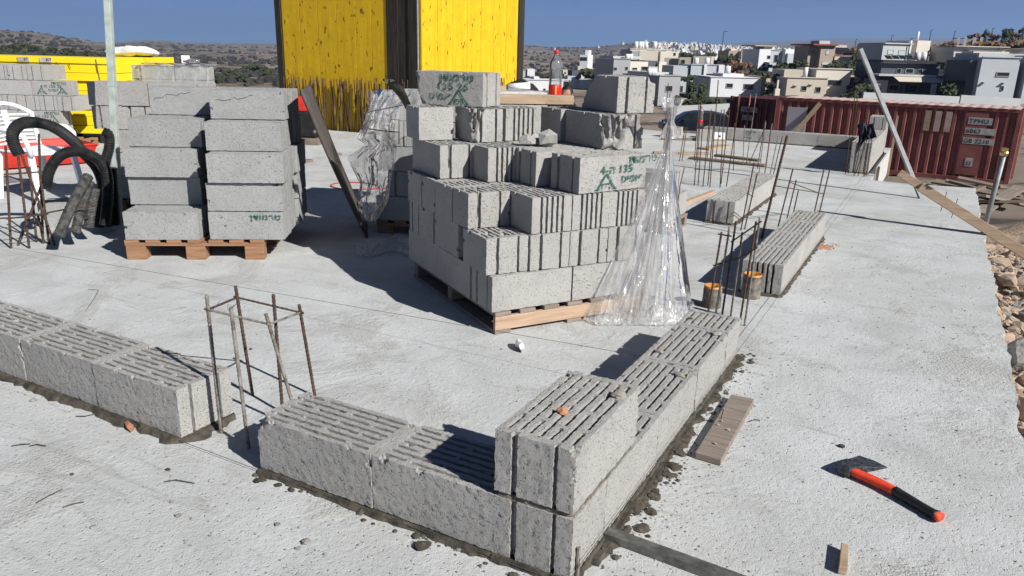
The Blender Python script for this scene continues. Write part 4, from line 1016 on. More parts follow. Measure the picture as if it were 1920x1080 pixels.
hv.add(vs, [tuple(range(n)), tuple(range(2*n-1, n-1, -1))]+[(i, n+i, n+(i+1) % n, (i+1) % n) for i in range(n)])
hv.build('axe_head', 'axe_steel', ht_, bevel=.002)
# pale foil lump
P = gr(975, 655); tag(MB().blob((0, 0, 0), (.05, .022, .025), 4, 2, .28).build('foil_scrap', 'foil', loc=(P.x, P.y, .022), rz=-.9), 'small crumpled pale scrap on the slab before the central stack', 'scrap')
# bent wires and bits on the slab
for i, (pts, lab) in enumerate(((((308, 905), (330, 903), (365, 908)), 'short bent dark wire on the slab below the left wall'), (((68, 945), (92, 933), (117, 919)), 'straight rusty wire on the slab, lower left corner'), (((56, 838), (70, 836), (86, 838)), 'short curved wire on the slab near the left wall'), (((22, 838), (40, 836), (57, 834)), 'thin wire on the slab at the left edge'), (((119, 953), (138, 948), (158, 943)), 'faint thin wire on the slab, lower left'), (((160, 585), (178, 560), (185, 545), (165, 544)), 'long thin wire on the slab behind the left wall'), (((143, 782), (160, 783), (178, 778)), 'wire scrap beside the left wall mortar'), (((1405, 792), (1415, 789), (1425, 790)), 'tiny wire scrap right of the weathered plank'))):
    tag(MB().tube([gr(x, y)+Vector((0, 0, .004+.003*(k % 2))) for k, (x, y) in enumerate(pts)], .0022 if i != 5 else .0015, 5).build('wire_scrap', 'wire'), lab, 'wire')
P = gr(243, 804); tag(MB().blob((0, 0, 0), (.05, .014, .014), 8, 1, .2).build('tile_shard', 'brick_chip', loc=(P.x, P.y, .012), rz=-.3), 'terracotta shard lying beside the left wall mortar', 'shard')
# string lines
def string(p, q, lab): tag(MB().tube([p, q], .0011, 4).build('string_line', 'string'), lab, 'string')
string((-4.5, -.012, .012), (.1, -.012, .012), 'mason string stretched along the foot of the two foreground walls')
string((-5.1, 1.215, .03), (-.25, 1.29, .20), 'thin string crossing the slab behind the rebar cage to the corner wall')
string((.012, -.2, .05), (.012, 9.6, .05), 'long string stretched along the right-hand line of walls')
# orange pipe stubs
for (px, lab, h, r) in (((1330, 578), 'orange pipe stub smeared with mortar, left of two by the rebar', .135, .052), ((1404, 560), 'orange pipe stub smeared with mortar, right of two by the rebar', .155, .056)):
    P = gr(*px); e = empty('pipe_stub', (P.x, P.y+.04, 0), 0, lab, 'pipe', 'orange pipe stubs in the slab')
    MB().lathe([(r*1.06, 0), (r*1.10, .03), (r*1.05, .08), (r*1.07, h-.03), (r*1.02, h-.012)], 20).build('mortar_coat', 'pipe_dirty', e, True)
    MB().lathe([(r, h-.02), (r*1.01, h), (r*.92, h), (r*.90, .02), (0, .02)], 20).build('pipe_wall', 'terracotta', e, True)
# boards lying on the far slab
def board(label, p, q, wd, h, mat, z=0.0):
    a, b_ = gr(*p), gr(*q); tag(MB().bar((a.x, a.y, z+h/2+.002), (b_.x, b_.y, z+h/2+.002), wd, h).build('board', mat, bevel=.002), label, 'board')
board('long brown board on the far slab, front of three', (1294, 298), (1435, 313), .14, .03, 'wood_grey')
board('grey board lying on the far slab, second of three', (1342, 293), (1424, 303), .12, .03, 'wood_grey', .002)
board('long tan board on the far slab next to the hanging film', (1225, 288), (1330, 290), .10, .03, 'wood_tan')
board('pale timber batten on the slab left of the third wall', (1278, 385), (1338, 362), .05, .03, 'wood_pale')
board('short flat board on the slab by the yellow tower', (562, 305), (584, 303), .1, .03, 'wood_grey')
board('short board on the slab between the tower and the rear stack', (622, 292), (640, 291), .06, .03, 'wood_grey')
board('broken plank on the far slab below the bottle', (1318, 281), (1362, 275), .22, .03, 'wood_tan')
board('thin batten on the far slab by the block row', (1240, 262), (1325, 264), .08, .04, 'wood_grey')
# block standing near the far row, slotted offcut, white box
P = gr(1258, 258); o = put('pumice_block', block_mesh(L=.25, seed=3, slot_open=(1, 1), bites=4), None, (P.x, P.y+.1, 0), -.5); tag(o, 'slotted half block standing alone left of the far block row', 'block')
P = gr(1321, 264); o = put('pumice_block', block_mesh(L=.3, seed=4, plain=True, groove=(0, 0)), None, (P.x, P.y, .0), .3); tag(o, 'plain pale block in front of the stamped block on the far row', 'block')
P = gr(1346, 264); bx = empty('junction_box', (P.x, P.y, 0), .3, 'small white box with a round hole on the far slab', 'box')
MB().box((0, 0, .09), (.22, .16, .12)).build('case', 'white_plastic', bx, bevel=.008); MB().lathe([(.0, .0), (.018, 0)], 14).build('hole', 'ink', bx).rotation_euler = (UP, 0, 0)
bx.children[1].location = (.02, -.082, .09); MB().box((.0, .02, .02), (.26, .2, .035)).build('wood_base', 'wood_tan', bx)

# leaning dark plywood sheet between the two stacks
B1, B2 = gr(686, 447), gr(684, 416); T1, T2 = at_h(561, 170, 5.75), at_h(578, 160, 6.25)
mb = MB(); mb.grid(lambda u, v: (B1.lerp(B2, v)).lerp(T1.lerp(T2, v), u)+Vector((.03*math.sin(u*3.1), -.05*math.sin(u*3.1), 0)), 14, 4)
ps = empty('plywood_sheet', (0, 0, 0), 0, 'dark plywood sheet leaning between the left and the rear stack', 'plywood')
o = mb.build('sheet', 'ply_dark', ps, True); sm = o.modifiers.new('t', 'SOLIDIFY'); sm.thickness = .021
MB().tube([B1.lerp(T1, .75)+Vector((.02, -.05, 0)), B2.lerp(T2, .75)+Vector((.02, -.05, 0))], .012, 5).build('tape', 'film_dirty', ps)
# cable ring on the ground
P = gr(665, 350); tag(MB().tube([P+Vector((.28*math.cos(t/16*6.28), .22*math.sin(t/16*6.28), .008)) for t in range(14)]+[P+Vector((.7, .45, .008))], .006, 5).build('cable', 'red'), 'thin red cable looped on the slab behind the leaning plywood', 'cable')
# red and dark crate far behind
P = gr(572, 268); cr = empty('wrapped_pallet', (P.x, P.y, 0), .4, 'small dark wrapped load with a red top by the yellow tower', 'load')
MB().box((0, 0, .05), (.6, .5, .1)).build('pallet', 'wood_grey', cr); MB().box((0, 0, .30), (.5, .4, .38), taper=.93).build('load', 'cloth_black', cr, bevel=.02); MB().box((0, 0, .60), (.4, .34, .22), taper=.8).build('red_bag', 'red', cr, bevel=.04)

# ------------------------------------------------------------------ things on the central stack
ox, oy = MS.xy(.60, 1.17)
tm = empty('timber_offcut', (ox, oy, ZM[5]), MS.th-.32, 'dusty timber offcut lying on top of the central stack between the two loose blocks', 'timber')
MB().box((.25, .04, .030), (.50, .09, .058)).build('plank', 'wood_tan', tm, bevel=.003); MB().box((.11, .26, .036), (.46, .34, .07)).build('dusty_board', 'dust_board', tm, bevel=.003)
MB().box((.03, .30, .088), (.12, .08, .032)).build('block', 'wood_tan', tm)
mbp = MB().tube([(0.10, .27, .098), (.25, .24, .108)], [.022, .024], 12); o = mbp.build('paper_roll', 'paper', None, True); o.location = tm.location; o.rotation_euler = tm.rotation_euler; tag(o, 'rolled white paper lying on the timber offcut', 'paper')
bp_ = at_h(1040, 186, 5.45)
bt = empty('water_bottle', (bp_.x, bp_.y, ZM[5]+.002), .3, 'large clear plastic bottle with red label and cap on the central stack', 'bottle')
def bottle(e, s=1.0):
    MB().lathe([(0, .004), (.034, 0), (.043, .012), (.044, .06), (.044, .11), (.043, .118), (.044, .13), (.042, .137), (.044, .146), (.042, .153), (.044, .162), (.041, .178), (.038, .19), (.041, .205), (.046, .228), (.045, .245), (.038, .268), (.024, .292), (.014, .306), (.0135, .318)], 28).build('shell', 'pet', e, True)
    MB().lathe([(.0447, .050), (.0456, .052), (.0456, .112), (.0447, .114)], 28).build('label', 'label_red', e, True)
    MB().lathe([(0, .336), (.0150, .336), (.0162, .332), (.0162, .314), (.0150, .312)], 18).build('cap', 'cap_red', e, True)
    for a in (-1.2,): MB().lathe([(.0454, .02), (.0454, .06)], 40).build('label_mark', 'label_yellow', e) if False else None
bottle(bt); bt.scale = (1.0, 1.0, 1.02)
MB().tube([(-.012, -.001, .336), (-.012, -.001, .352)], .003, 6).build('spout', 'white_plastic', bt)
MB().box((.012, -.0435, .082), (.010, .006, .056)).build('label_stripe', 'label_yellow', bt)
P = at(1312, 236, 14.2); b2 = empty('water_bottle', (P.x, P.y, P.z), 0, 'clear bottle with red label standing on the far block row', 'bottle'); 
fwz = BB+.197; d_ = ray(1312, 237); t_ = (fwz-CAM.z)/d_.z; P = CAM+d_*t_; b2.location = P; b2.scale = (1.05, 1.05, 1.05); bottle(b2)
# olive cloth by the stamped block
P1_ = MS.xy(-.02, 1.33); mb = MB(); mb.grid(lambda u, v: Vector((-.10+.16*u, -.05+.1*v, .13-.16*u*u+.02*math.sin(v*9+u*4))), 10, 8)
tag(mb.build('cloth_rag', 'cloth_olive', None, True, loc=(P1_[0], P1_[1], ZM[5]), rz=1.2), 'olive cloth rag tucked left of the stamped top block', 'rag')

# ------------------------------------------------------------------ stretch film
def pleat(x): return 1-abs(math.sin(x))**.55*2       # sharp-ridged fold
def crumple(x, y, z=0.0): return mnoise.noise(Vector((x, y, z)))+.5*(1-2*abs(mnoise.noise(Vector((x*2.3, y*2.3, z+4)))))+.3*(1-2*abs(mnoise.noise(Vector((x*5.1, y*5.1, z+9)))))
def sheet(name, label, top, bots, mat, amp, seed, nu=60, nv=40, parent=None):
    """gathered at a knot, falling in pleats to a ragged hem"""
    top = Vector(top); bots = [Vector(b) for b in bots]
    def bot(u):
        k = u*(len(bots)-1); i = min(int(k), len(bots)-2); return bots[i].lerp(bots[i+1], k-i)
    def fn(u, t):
        uu = u+.05*mnoise.noise(Vector((u*5, t*2.2, seed)))*t; b = bot(min(1, max(0, uu))); s = .10*t+.90*t**1.12
        h = Vector((top.x+(b.x-top.x)*s, top.y+(b.y-top.y)*s, top.z+(b.z-top.z)*t))
        w_ = u+.09*mnoise.noise(Vector((u*4, t*1.6, seed+3))); f = (pleat(w_*17+seed)*.45+pleat(w_*41+seed*2)*.22)*amp*(.3+.9*t)*(1-.35*t)
        f += .018*crumple(u*5, t*3.2, seed)*(.15+.85*t)
        h += Vector((.84, -.54, 0))*f+Vector((-.54, -.84, 0))*f*.3
        h.z = max(h.z, .006+.010*abs(math.sin(u*57+t*13))); return h
    mb = MB(); mb.grid(fn, nu, nv); o = mb.build(name, mat, parent, True); return tag(o, label, 'plastic film') if label else o
tx, ty = MS.xy(1.12, .06)
T0 = Vector((tx, ty, 1.06))
o = sheet('stretch_film', 'clear stretch film hanging in a gathered veil down the right side of the central stack', T0, [gr(1092, 604), gr(1125, 612), gr(1160, 608), gr(1200, 612), gr(1240, 615), gr(1292, 605), gr(1298, 570), gr(1275, 530)], 'film', .026, 1.3, 240, 60)
sheet('inner_layer', None, T0, [gr(1128, 590), gr(1150, 596), gr(1180, 590), gr(1205, 596), gr(1232, 590), gr(1262, 580)], 'film', .030, 2.9, 200, 50, o)
sheet('middle_band', None, T0, [gr(1172, 600), gr(1186, 604), gr(1206, 603), gr(1214, 596)], 'film_dirty', .020, .7, 120, 50, o)
def knot(u, t):
    a = 2*math.pi*u; r = .05*(abs(t-.45)*1.9+.25)*(1+.25*math.sin(a*5+t*4)); z = T0.z-.06+.22*t
    return Vector((T0.x+r*math.cos(a), T0.y+r*math.sin(a), z))
MB().grid(knot, 30, 12).build('knot', 'film_dirty', o, True)
def heap(u, t):
    a = gr(1115+185*u, 612-45*t); z = .010+.05*math.sin(math.pi*t)*max(0, .35+.65*crumple(u*9, t*3, 5))
    return Vector((a.x, a.y, z))
MB().grid(heap, 110, 26).build('hem', 'film', o, False)
# left film over the rear stack corner
K = BK.xy(-.02, -.03); KT = Vector((K[0], K[1], 1.13))
LB_ = [(168, 704, 778), (200, 692, 750), (235, 680, 742), (258, 668, 742), (272, 684, 745), (296, 650, 742), (318, 662, 738), (345, 675, 732), (375, 670, 728), (398, 672, 716), (414, 682, 704)]
def tri(x): x = x % 2.0; return 2*abs(x-1)-1
def lf(u, t):
    y = 168+246*t; xl = np.interp(y, [q[0] for q in LB_], [q[1] for q in LB_]); xr = np.interp(y, [q[0] for q in LB_], [q[2] for q in LB_])
    return at_h(xl+(xr-xl)*u, y, 5.74-.10*u+.045*crumple(u*2.6, t*4.2, 1.7)+.03*pleat(u*7+2*mnoise.noise(Vector((u*3, t*3, 2)))))
sf = MB().grid(lf, 80, 130).build('stretch_film', 'film_dirty', None, True); tag(sf, 'dusty torn film draped over the left corner of the rear stack', 'plastic film')
def lf2(u, t):
    a, b_ = BK.xy(-.03+.55*u, -.035-.02*math.sin(u*19)), 0
    return Vector((a[0], a[1], 1.13-.55*t*(1-.75*u)+.01*math.sin(u*33+t*11)))
MB().grid(lf2, 24, 14).build('top_layer', 'film_dirty', sf, True)
def gf(u, t):
    a = gr(668+100*u, 478-(14+26*u)*t+6*math.sin(u*7)); return Vector((a.x, a.y, .008+.05*math.sin(math.pi*t)*max(0, .3+.6*crumple(u*6, t*2.5, 8))))
tag(MB().grid(gf, 80, 22).build('stretch_film', 'film', None, False), 'crumpled film lying on the slab between the plywood and the central stack', 'plastic film')
# wires sticking out of the film
for i, pp in enumerate((((682, 213), (705, 207), (755, 197)), ((688, 241), (715, 245), (750, 248)), ((733, 224), (748, 224), (748, 270)))):
    tag(MB().tube([at_h(*q, 5.6) for q in pp], .004, 5).build('bent_wire', 'wire'), ('black wire sticking out of the dusty film, '+['upper of three', 'lower of three', 'hooked one at right'][i]), 'wire')
# film over the wrapped back stack
def bf(u, t):
    x, y = BS3.xy(-.03+1.06*u, -.035-.012*math.sin(u*23+t*7)); return Vector((x, y, 1.145-.45*t+.012*math.sin(u*31)*t))
f3 = MB().grid(bf, 40, 14).build('stretch_film', 'film', None, True); tag(f3, 'shiny clear film wrapped round the back left stack', 'plastic film')
MB().grid(lambda u, t: Vector((*BS3.xy(-.03+1.06*u, -.035+.5*t), 1.145+.012*math.sin(u*29+t*13))), 30, 12).build('top_layer', 'film', f3, True)
x, y = BS3.xy(.72, .2)
e = empty('juice_bottle', (x, y, 1.19), .5, 'clear bottle with red cap lying on the wrapped back stack', 'bottle')
q = MB().lathe([(0, 0), (.04, .01), (.043, .14), (.03, .18), (.013, .21), (.013, .225)], 18).build('shell', 'pet', e, True); q.rotation_euler = (0, -UP, 0); q.location = (.1, 0, 0)
q = MB().lathe([(0, .245), (.016, .245), (.016, .22)], 14).build('cap', 'cap_red', e, True); q.rotation_euler = (0, -UP, 0); q.location = (.1, 0, 0)
x, y = BS3.xy(.60, .22); tag(MB().box((0, 0, .07), (.11, .05, .11)).build('carton', 'paper', loc=(x, y, 1.15), rz=.6), 'small white carton beside the bottle on the wrapped back stack', 'carton')
# ------------------------------------------------------------------ timber beam, strut, pole at the right edge
U0 = Vector((.455, 6.225, .435)); V0 = Vector((1.235, 6.17, .012)); d = (V0-U0).normalized(); E0 = U0+d*2.0
bm_ = empty('timber_prop', U0, 0, 'long pale timber prop sloping down over the right edge of the slab', 'timber')
up = Vector((.3, .2, 1))
MB().bar((0, 0, .03), tuple((V0-U0)*.30+Vector((0, 0, .03))), .05, .07, up).build('upper_piece', 'wood_tan', bm_, bevel=.003)
MB().bar(tuple((V0-U0)*.245+Vector((.0, -.045, .035))), tuple(d*2.2+Vector((.0, -.045, .035))), .05, .085, up).build('lower_piece', 'wood_tan', bm_, bevel=.003)
for k in (.5, .62): MB().tube([(V0-U0)*k+Vector((0, -.04, -.06)), (V0-U0)*k+Vector((.02, -.04, .12))], .003, 5).build('nail', 'rust', bm_)
S1, S0 = at_h(1613, 92, 9.9), at_h(1716, 345, 9.6)
st = empty('steel_prop', (S0.x, S0.y, S0.z-.7), 0, 'slim grey steel prop leaning left in front of the container', 'prop')
MB().bar(S0-Vector(st.location)+(S0-S1)*.35, S1-Vector(st.location), .042, .042, (.5, -.85, 0)).build('tube', 'steel_mid', st, bevel=.002)
MB().box(S0-Vector(st.location)+(S0-S1)*.36, (.14, .14, .012)).build('foot_plate', 'galv', st)
g0 = at_h(1846, 428, 7.9); g1 = at_h(1884, 283, 7.75)
gp = empty('steel_pole', (g0.x, g0.y, g0.z), 0, 'thin galvanised pole with a brass cap just outside the slab edge', 'pole')
dv = (g1-g0); MB().tube([-dv*.6, dv*.97], .022, 10).build('tube', 'steel_mid', gp, True)
MB().tube([dv*.95, dv*.985, dv*1.0, dv*1.03], [.032, .034, .026, .026], 10).build('cap', 'brass', gp)

# ------------------------------------------------------------------ rubble, debris beyond the slab edge
rub = MB(); rg = random.Random(5)
rub.grid(lambda u, v: Vector((1.15+2.6*u, 1.0+7.6*v, -.42-.10*u-.12*v+.07*hnoise(u*13, v*34, 3)+.05*hnoise(u*31, v*77, 5)-.25*max(0, u-.75))), 60, 130)
rub.build('rubble_bank', 'terrasoil'); tag(COL.objects['rubble_bank'], kind='structure')
def rubz(x, y): u, v = (x-1.15)/2.6, (y-1)/7.6; return -.42-.10*u-.12*v+.07*hnoise(u*13, v*34, 3)+.05*hnoise(u*31, v*77, 5)
sm = MB()
for i in range(1500):
    x, y = 1.2+1.6*rg.random()**1.3, 1.4+6.6*rg.random(); r = .008+.045*rg.random()**3.2; sm.blob((x, y, rubz(x, y)+r*.4), (r, r*rg.uniform(.6, 1), r*rg.uniform(.5, .9)), i, 1, .28)
tag(sm.build('rubble_stones', 'rock'), 'loose pale stones covering the rubble bank right of the slab', 'stones', kind='stuff')
sm = MB()
for i in range(700):
    x, y = 1.2+1.7*rg.random()**1.2, 1.2+6.8*rg.random(); r = .006+.03*rg.random()**2.5; sm.box((x, y, rubz(x, y)+r*.3), (r*2, r*rg.uniform(1, 2.4), r*1.2), Matrix.Rotation(rg.random()*3, 3, 'Z') @ Matrix.Rotation(rg.uniform(-.6, .6), 3, 'X'))
tag(sm.build('rubble_chips', 'rock_grey'), 'grey broken concrete chips mixed into the rubble bank', 'chips', kind='stuff')
for i, (px, r, m, lab) in enumerate((((1868, 478), (.13, .10, .09), 'rock', 'large pale rock just beyond the slab edge under the timber prop'), ((1912, 668), (.16, .13, .13), 'rock_grey', 'grey concrete lump at the slab edge, right side of the picture'), ((1908, 600), (.09, .07, .05), 'rock', 'flat pale stone lying above the grey concrete lump'), ((1885, 520), (.08, .09, .06), 'rock', 'tan rock on the rubble, below the large pale rock'), ((1912, 520), (.10, .08, .07), 'rock', 'tan rock at the picture edge on the rubble'), ((1895, 570), (.11, .05, .03), 'rock', 'thin slab of stone pointing out from the rubble'), ((1915, 760), (.10, .10, .08), 'rock', 'rough stone at the picture edge beside the slab, lower right'))):
    P = gr(*px, -.4); tag(MB().blob((0, 0, 0), r, 70+i, 2, .16).build('rock', m, loc=(P.x+.03, P.y, rubz(P.x, P.y)+r[2]*.7), rz=i), lab, 'rock')
eb = MB(); eb.grid(lambda u, v: Vector((3.2+6.0*u, 5.6+9.0*v, -1.6+2.9*math.sin(math.pi*min(1, u*1.15))**.8*math.sin(math.pi*v)**.5+.12*hnoise(u*14, v*17, 6))), 40, 40)
eb.build('added_shade_bank', 'terrasoil', None, True); tag(COL.objects['added_shade_bank'], kind='structure')  # added out of view to block the sun and shade the ground beyond the slab
# timber debris between slab and container
rg = random.Random(9)
for i in range(34):
    px, py = 1680+225*rg.random(), 322+26*rg.random(); H = rg.uniform(10.8, 14.5); P = at_h(px, py, H); gz = tz(P.x, P.y)
    L = rg.uniform(.5, 1.5); th = rg.uniform(-.5, 1.3); o = MB().box((0, 0, 0), (L, rg.uniform(.08, .2), .03)).build('scrap_board', rg.choice(['wood_grey', 'wood_grey', 'wood_dirty']), loc=(P.x, P.y, max(gz+.06, min(P.z, gz+.75)))); o.rotation_euler = (rg.uniform(-.2, .2), rg.uniform(-.2, .2), th)
    tag(o, 'weathered scrap board in the debris pile between slab and container', 'board', 'scrap boards piled before the container')
hp = MB(); hp.grid(lambda u, v: Vector((.6+4.8*u, 9.6+4.0*v, -1.45+.75*math.sin(math.pi*min(1, max(0, u)))*math.sin(math.pi*v)+.12*hnoise(u*9, v*8, 2))), 30, 24)
hp.build('spoil_heap', 'terrasoil', None, True); tag(COL.objects['spoil_heap'], kind='structure')
P = gr(1798, 348); tag(MB().blob((0, 0, 0), (.07, .035, .03), 3, 2, .15).build('glove', 'h_blue', loc=(P.x, P.y, .03)), 'small blue glove lying at the far edge of the slab', 'glove') if False else None

# ------------------------------------------------------------------ containers
def container(name, label, o, dirv, Lc, Hc=2.6, Wc=2.44, nr=25, mat='cont_red'):
    """o: bottom corner at the left end seen from the camera, dirv: horizontal direction to the right along the near side"""
    th = ang(dirv); e = empty(name, o, th, label, 'container')
    pit = (Lc-.30)/nr; pts = []; x = .15
    for i in range(nr): pts += [(x, 0.0), (x+pit*.30, 0.0), (x+pit*.46, .095), (x+pit*.84, .095)]; x += pit
    pts.append((Lc-.15, 0.0))
    for side, y0, s in (('side_panel', .03, 1), ('side_panel', Wc-.03, -1)):
        vs = [(px, y0+s*py, .16) for px, py in pts]+[(px, y0+s*py, Hc-.12) for px, py in pts]; n = len(pts)
        MB().add(vs, [(i, i+1, n+i+1, n+i) for i in range(n-1)]).build(side, mat, e)
    for x in (.08, Lc-.08):
        for y in (.08, Wc-.08): MB().box((x, y, Hc/2), (.16, .16, Hc)).build('corner_post', mat, e, bevel=.01)
    for y in (.05, Wc-.05):
        MB().box((Lc/2, y, Hc-.055), (Lc-.32, .10, .11)).build('top_rail', mat, e, bevel=.006); MB().box((Lc/2, y, .08), (Lc-.32, .10, .16)).build('bottom_rail', mat, e, bevel=.006)
    k = int(Lc/.34)
    rf = MB(); rf.grid(lambda u, v: Vector((.12+(Lc-.24)*u, .08+(Wc-.16)*v, Hc-.01+(.03 if int(u*k*2+.5) % 2 else 0.0))), k*2, 1); rf.build('roof', 'cont_roof', e)
    for i in range(k): MB().box((.25+(Lc-.5)*i/(k-1), .05, Hc+.006), ((Lc/k)*.62, .13, .012)).build('roof_rib', 'cont_roof', e)
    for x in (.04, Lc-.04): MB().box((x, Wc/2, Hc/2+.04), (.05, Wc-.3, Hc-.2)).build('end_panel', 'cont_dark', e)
    return e
cR = at(1922, 201, 26); cL = at(1459, 175, 30.6); zt = -.02
dirc = Vector((cR.x-cL.x, cR.y-cL.y)); Lc = dirc.length
co = container('shipping_container', 'long oxide-red shipping container with ribbed side and white code labels', (cL.x, cL.y, zt-2.6), dirc, Lc)
def mark(e, s, x, z, w_, h_, size, mat='sticker'):
    MB().box((x+w_/2, .012, z+h_/2), (w_, .008, h_)).build('label', mat, e); on_face(text_mesh(s, size, bold=.003), e, x+.03, z+h_*.18, .004, 'ink', 'writing')
fl_ = MB().box((Lc*.833+.05, .022, 1.35), (Lc*.085, .012, 2.2)).build('flat_panel', 'cont_red', co)
X0 = Lc*.80
mark(co, 'TPHU', X0+.08, 2.02, .74, .24, .22); mark(co, '6063', X0+.04, 1.68, .92, .22, .21); mark(co, 'GB 2210', X0+.02, 1.34, .98, .22, .20); mark(co, '22', X0+.22, .55, .24, .30, .16)
for i, x in enumerate((.655, .695, .735)): MB().box((Lc*x, .02, 2.05), (.20, .012, .72)).build('faded_patch', ['wood_tan', 'cont_roof', 'cont_roof'][i], co)
MB().box((Lc*.10, .0, 1.2), (.75, .02, 2.1)).build('blank_panel', 'h_lgrey', co)
pl0 = Vector((Lc*.03, -.35, .25)); MB().bar(pl0, (Lc*.20, -.02, 2.45), .16, .05, (0, 1, 0)).build('leaning_plank', 'wood_tan', co)
a2, b2_ = at(1371, 180, 42.0), at(1458, 181, 39.6); d2 = Vector((b2_.x-a2.x, b2_.y-a2.y)); 
c2 = empty('shipping_container', (a2.x, a2.y, a2.z-2.6), ang(d2), 'second dark red container seen by its shaded end left of the long one', 'container')
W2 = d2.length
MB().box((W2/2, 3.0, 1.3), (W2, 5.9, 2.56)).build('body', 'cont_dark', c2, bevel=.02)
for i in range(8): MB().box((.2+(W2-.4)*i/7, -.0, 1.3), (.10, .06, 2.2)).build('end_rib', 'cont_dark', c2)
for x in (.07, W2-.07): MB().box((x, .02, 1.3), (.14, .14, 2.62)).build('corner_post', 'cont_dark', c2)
for x in (.62, 1.35): MB().tube([(x, -.09, .1), (x, -.09, 2.75)], .035, 8).build('lock_rod', 'cont_red', c2, True)
for s, x, z, w_ in (('TGBU 303', .8, 1.85, 1.1), ('22G1', .95, 1.42, .65)):
    MB().box((x+w_/2, -.055, z+.12), (w_, .01, .26)).build('label', 'sticker_grey', c2); on_face(text_mesh(s, .24, bold=.003), c2, x+.05, z+.04, -.063, 'ink', 'writing')
for x in (.35, 1.2): MB().box((x+.3, -.055, .62), (.55, .01, .35)).build('label', 'sticker_grey', c2)

# ------------------------------------------------------------------ parked car
cp = at(1302, 236, 52); gzc = tz(cp.x, cp.y); th_c = math.atan2(_r.y, _r.x)
zr = at(1302, 207, 52).z
car = empty('parked_car', (cp.x, cp.y, zr-1.62), th_c, 'dark navy people carrier parked beyond the far block row', 'car')
pr = [(-2.3, .35), (-2.32, .75), (-2.1, .92), (-1.45, 1.02), (-.62, 1.50), (.1, 1.62), (1.3, 1.60), (1.95, 1.48), (2.18, 1.05), (2.22, .60), (2.18, .35)]
nb = MB(); n = len(pr); vs = []
for y, k in ((-.86, 1), (.86, 1)): vs += [(x, y*(1-.10*max(0, z-.95)/.65), z) for x, z in pr]
nb.add(vs, [tuple(range(n)), tuple(range(2*n-1, n-1, -1))]+[(i, n+i, n+(i+1) % n, (i+1) % n) for i in range(n)]); nb.build('body', 'car', car, bevel=.06)
def win(pts, nm):
    for s_ in (-1, 1): MB().add([(x, s_*(.868-.086*max(0, z-.95)/.65+.004), z) for x, z in pts], [tuple(range(len(pts)))]).build(nm, 'glass_dark', car)
win([(-1.1, 1.06), (-.55, 1.42), (-.12, 1.47), (-.12, 1.06)], 'side_window'); win([(-.04, 1.06), (-.04, 1.48), (.85, 1.50), (.85, 1.06)], 'side_window'); win([(.93, 1.06), (.93, 1.50), (1.5, 1.46), (1.85, 1.08)], 'side_window')
MB().add([(-1.43, -.72, 1.045), (-1.43, .72, 1.045), (-.66, .66, 1.50), (-.66, -.66, 1.50)], [(0, 1, 2, 3)]).build('windscreen', 'glass_dark', car)
for x in (-1.42, 1.38):
    for s_ in (-1, 1):
        wq = MB().lathe([(0, -.1), (.30, -.1), (.33, -.06), (.33, .06), (.30, .1), (0, .1)], 20).build('wheel', 'tyre', car, True); wq.rotation_euler = (UP, 0, 0); wq.location = (x, s_*.78, .33)
        MB().lathe([(0, .105), (.20, .105), (.21, .09)], 16).build('rim', 'chrome', wq, True)
for s_ in (-1, 1):
    MB().box((-2.18, s_*.62, .80), (.14, .34, .14)).build('headlight', 'lamp_clear', car, bevel=.02); MB().box((2.16, s_*.66, .98), (.10, .22, .28)).build('tail_light', 'lamp_clear', car, bevel=.02)
    MB().box((-.95, s_*.95, 1.08), (.12, .16, .10)).build('mirror', 'car', car, bevel=.02)

# ------------------------------------------------------------------ jacket on the starter bars
jt = MB()
def jk(u, v):
    return at_h(1607+(36-20*v)*u+3*math.sin(v*4), 230+6*(u-.3)**2*8*(1-v)+v*(60-26*u), 10.95+.05*mnoise.noise(Vector((u*4, v*3, 1)))+.03*math.sin(u*15+v*2)-.10*v*(1-v))
jt.grid(jk, 30, 30); o = jt.build('jacket', 'cloth_navy', None, True); tag(o, 'dark jacket hung over the starter bars of the parapet wall', 'jacket')
def sl_(u, v): return at_h(1622+14*u+8*v, 236+26*v-5*u, 10.90+.04*math.sin(math.pi*u))
MB().grid(sl_, 10, 14).build('sleeve', 'cloth_navy', o, True)

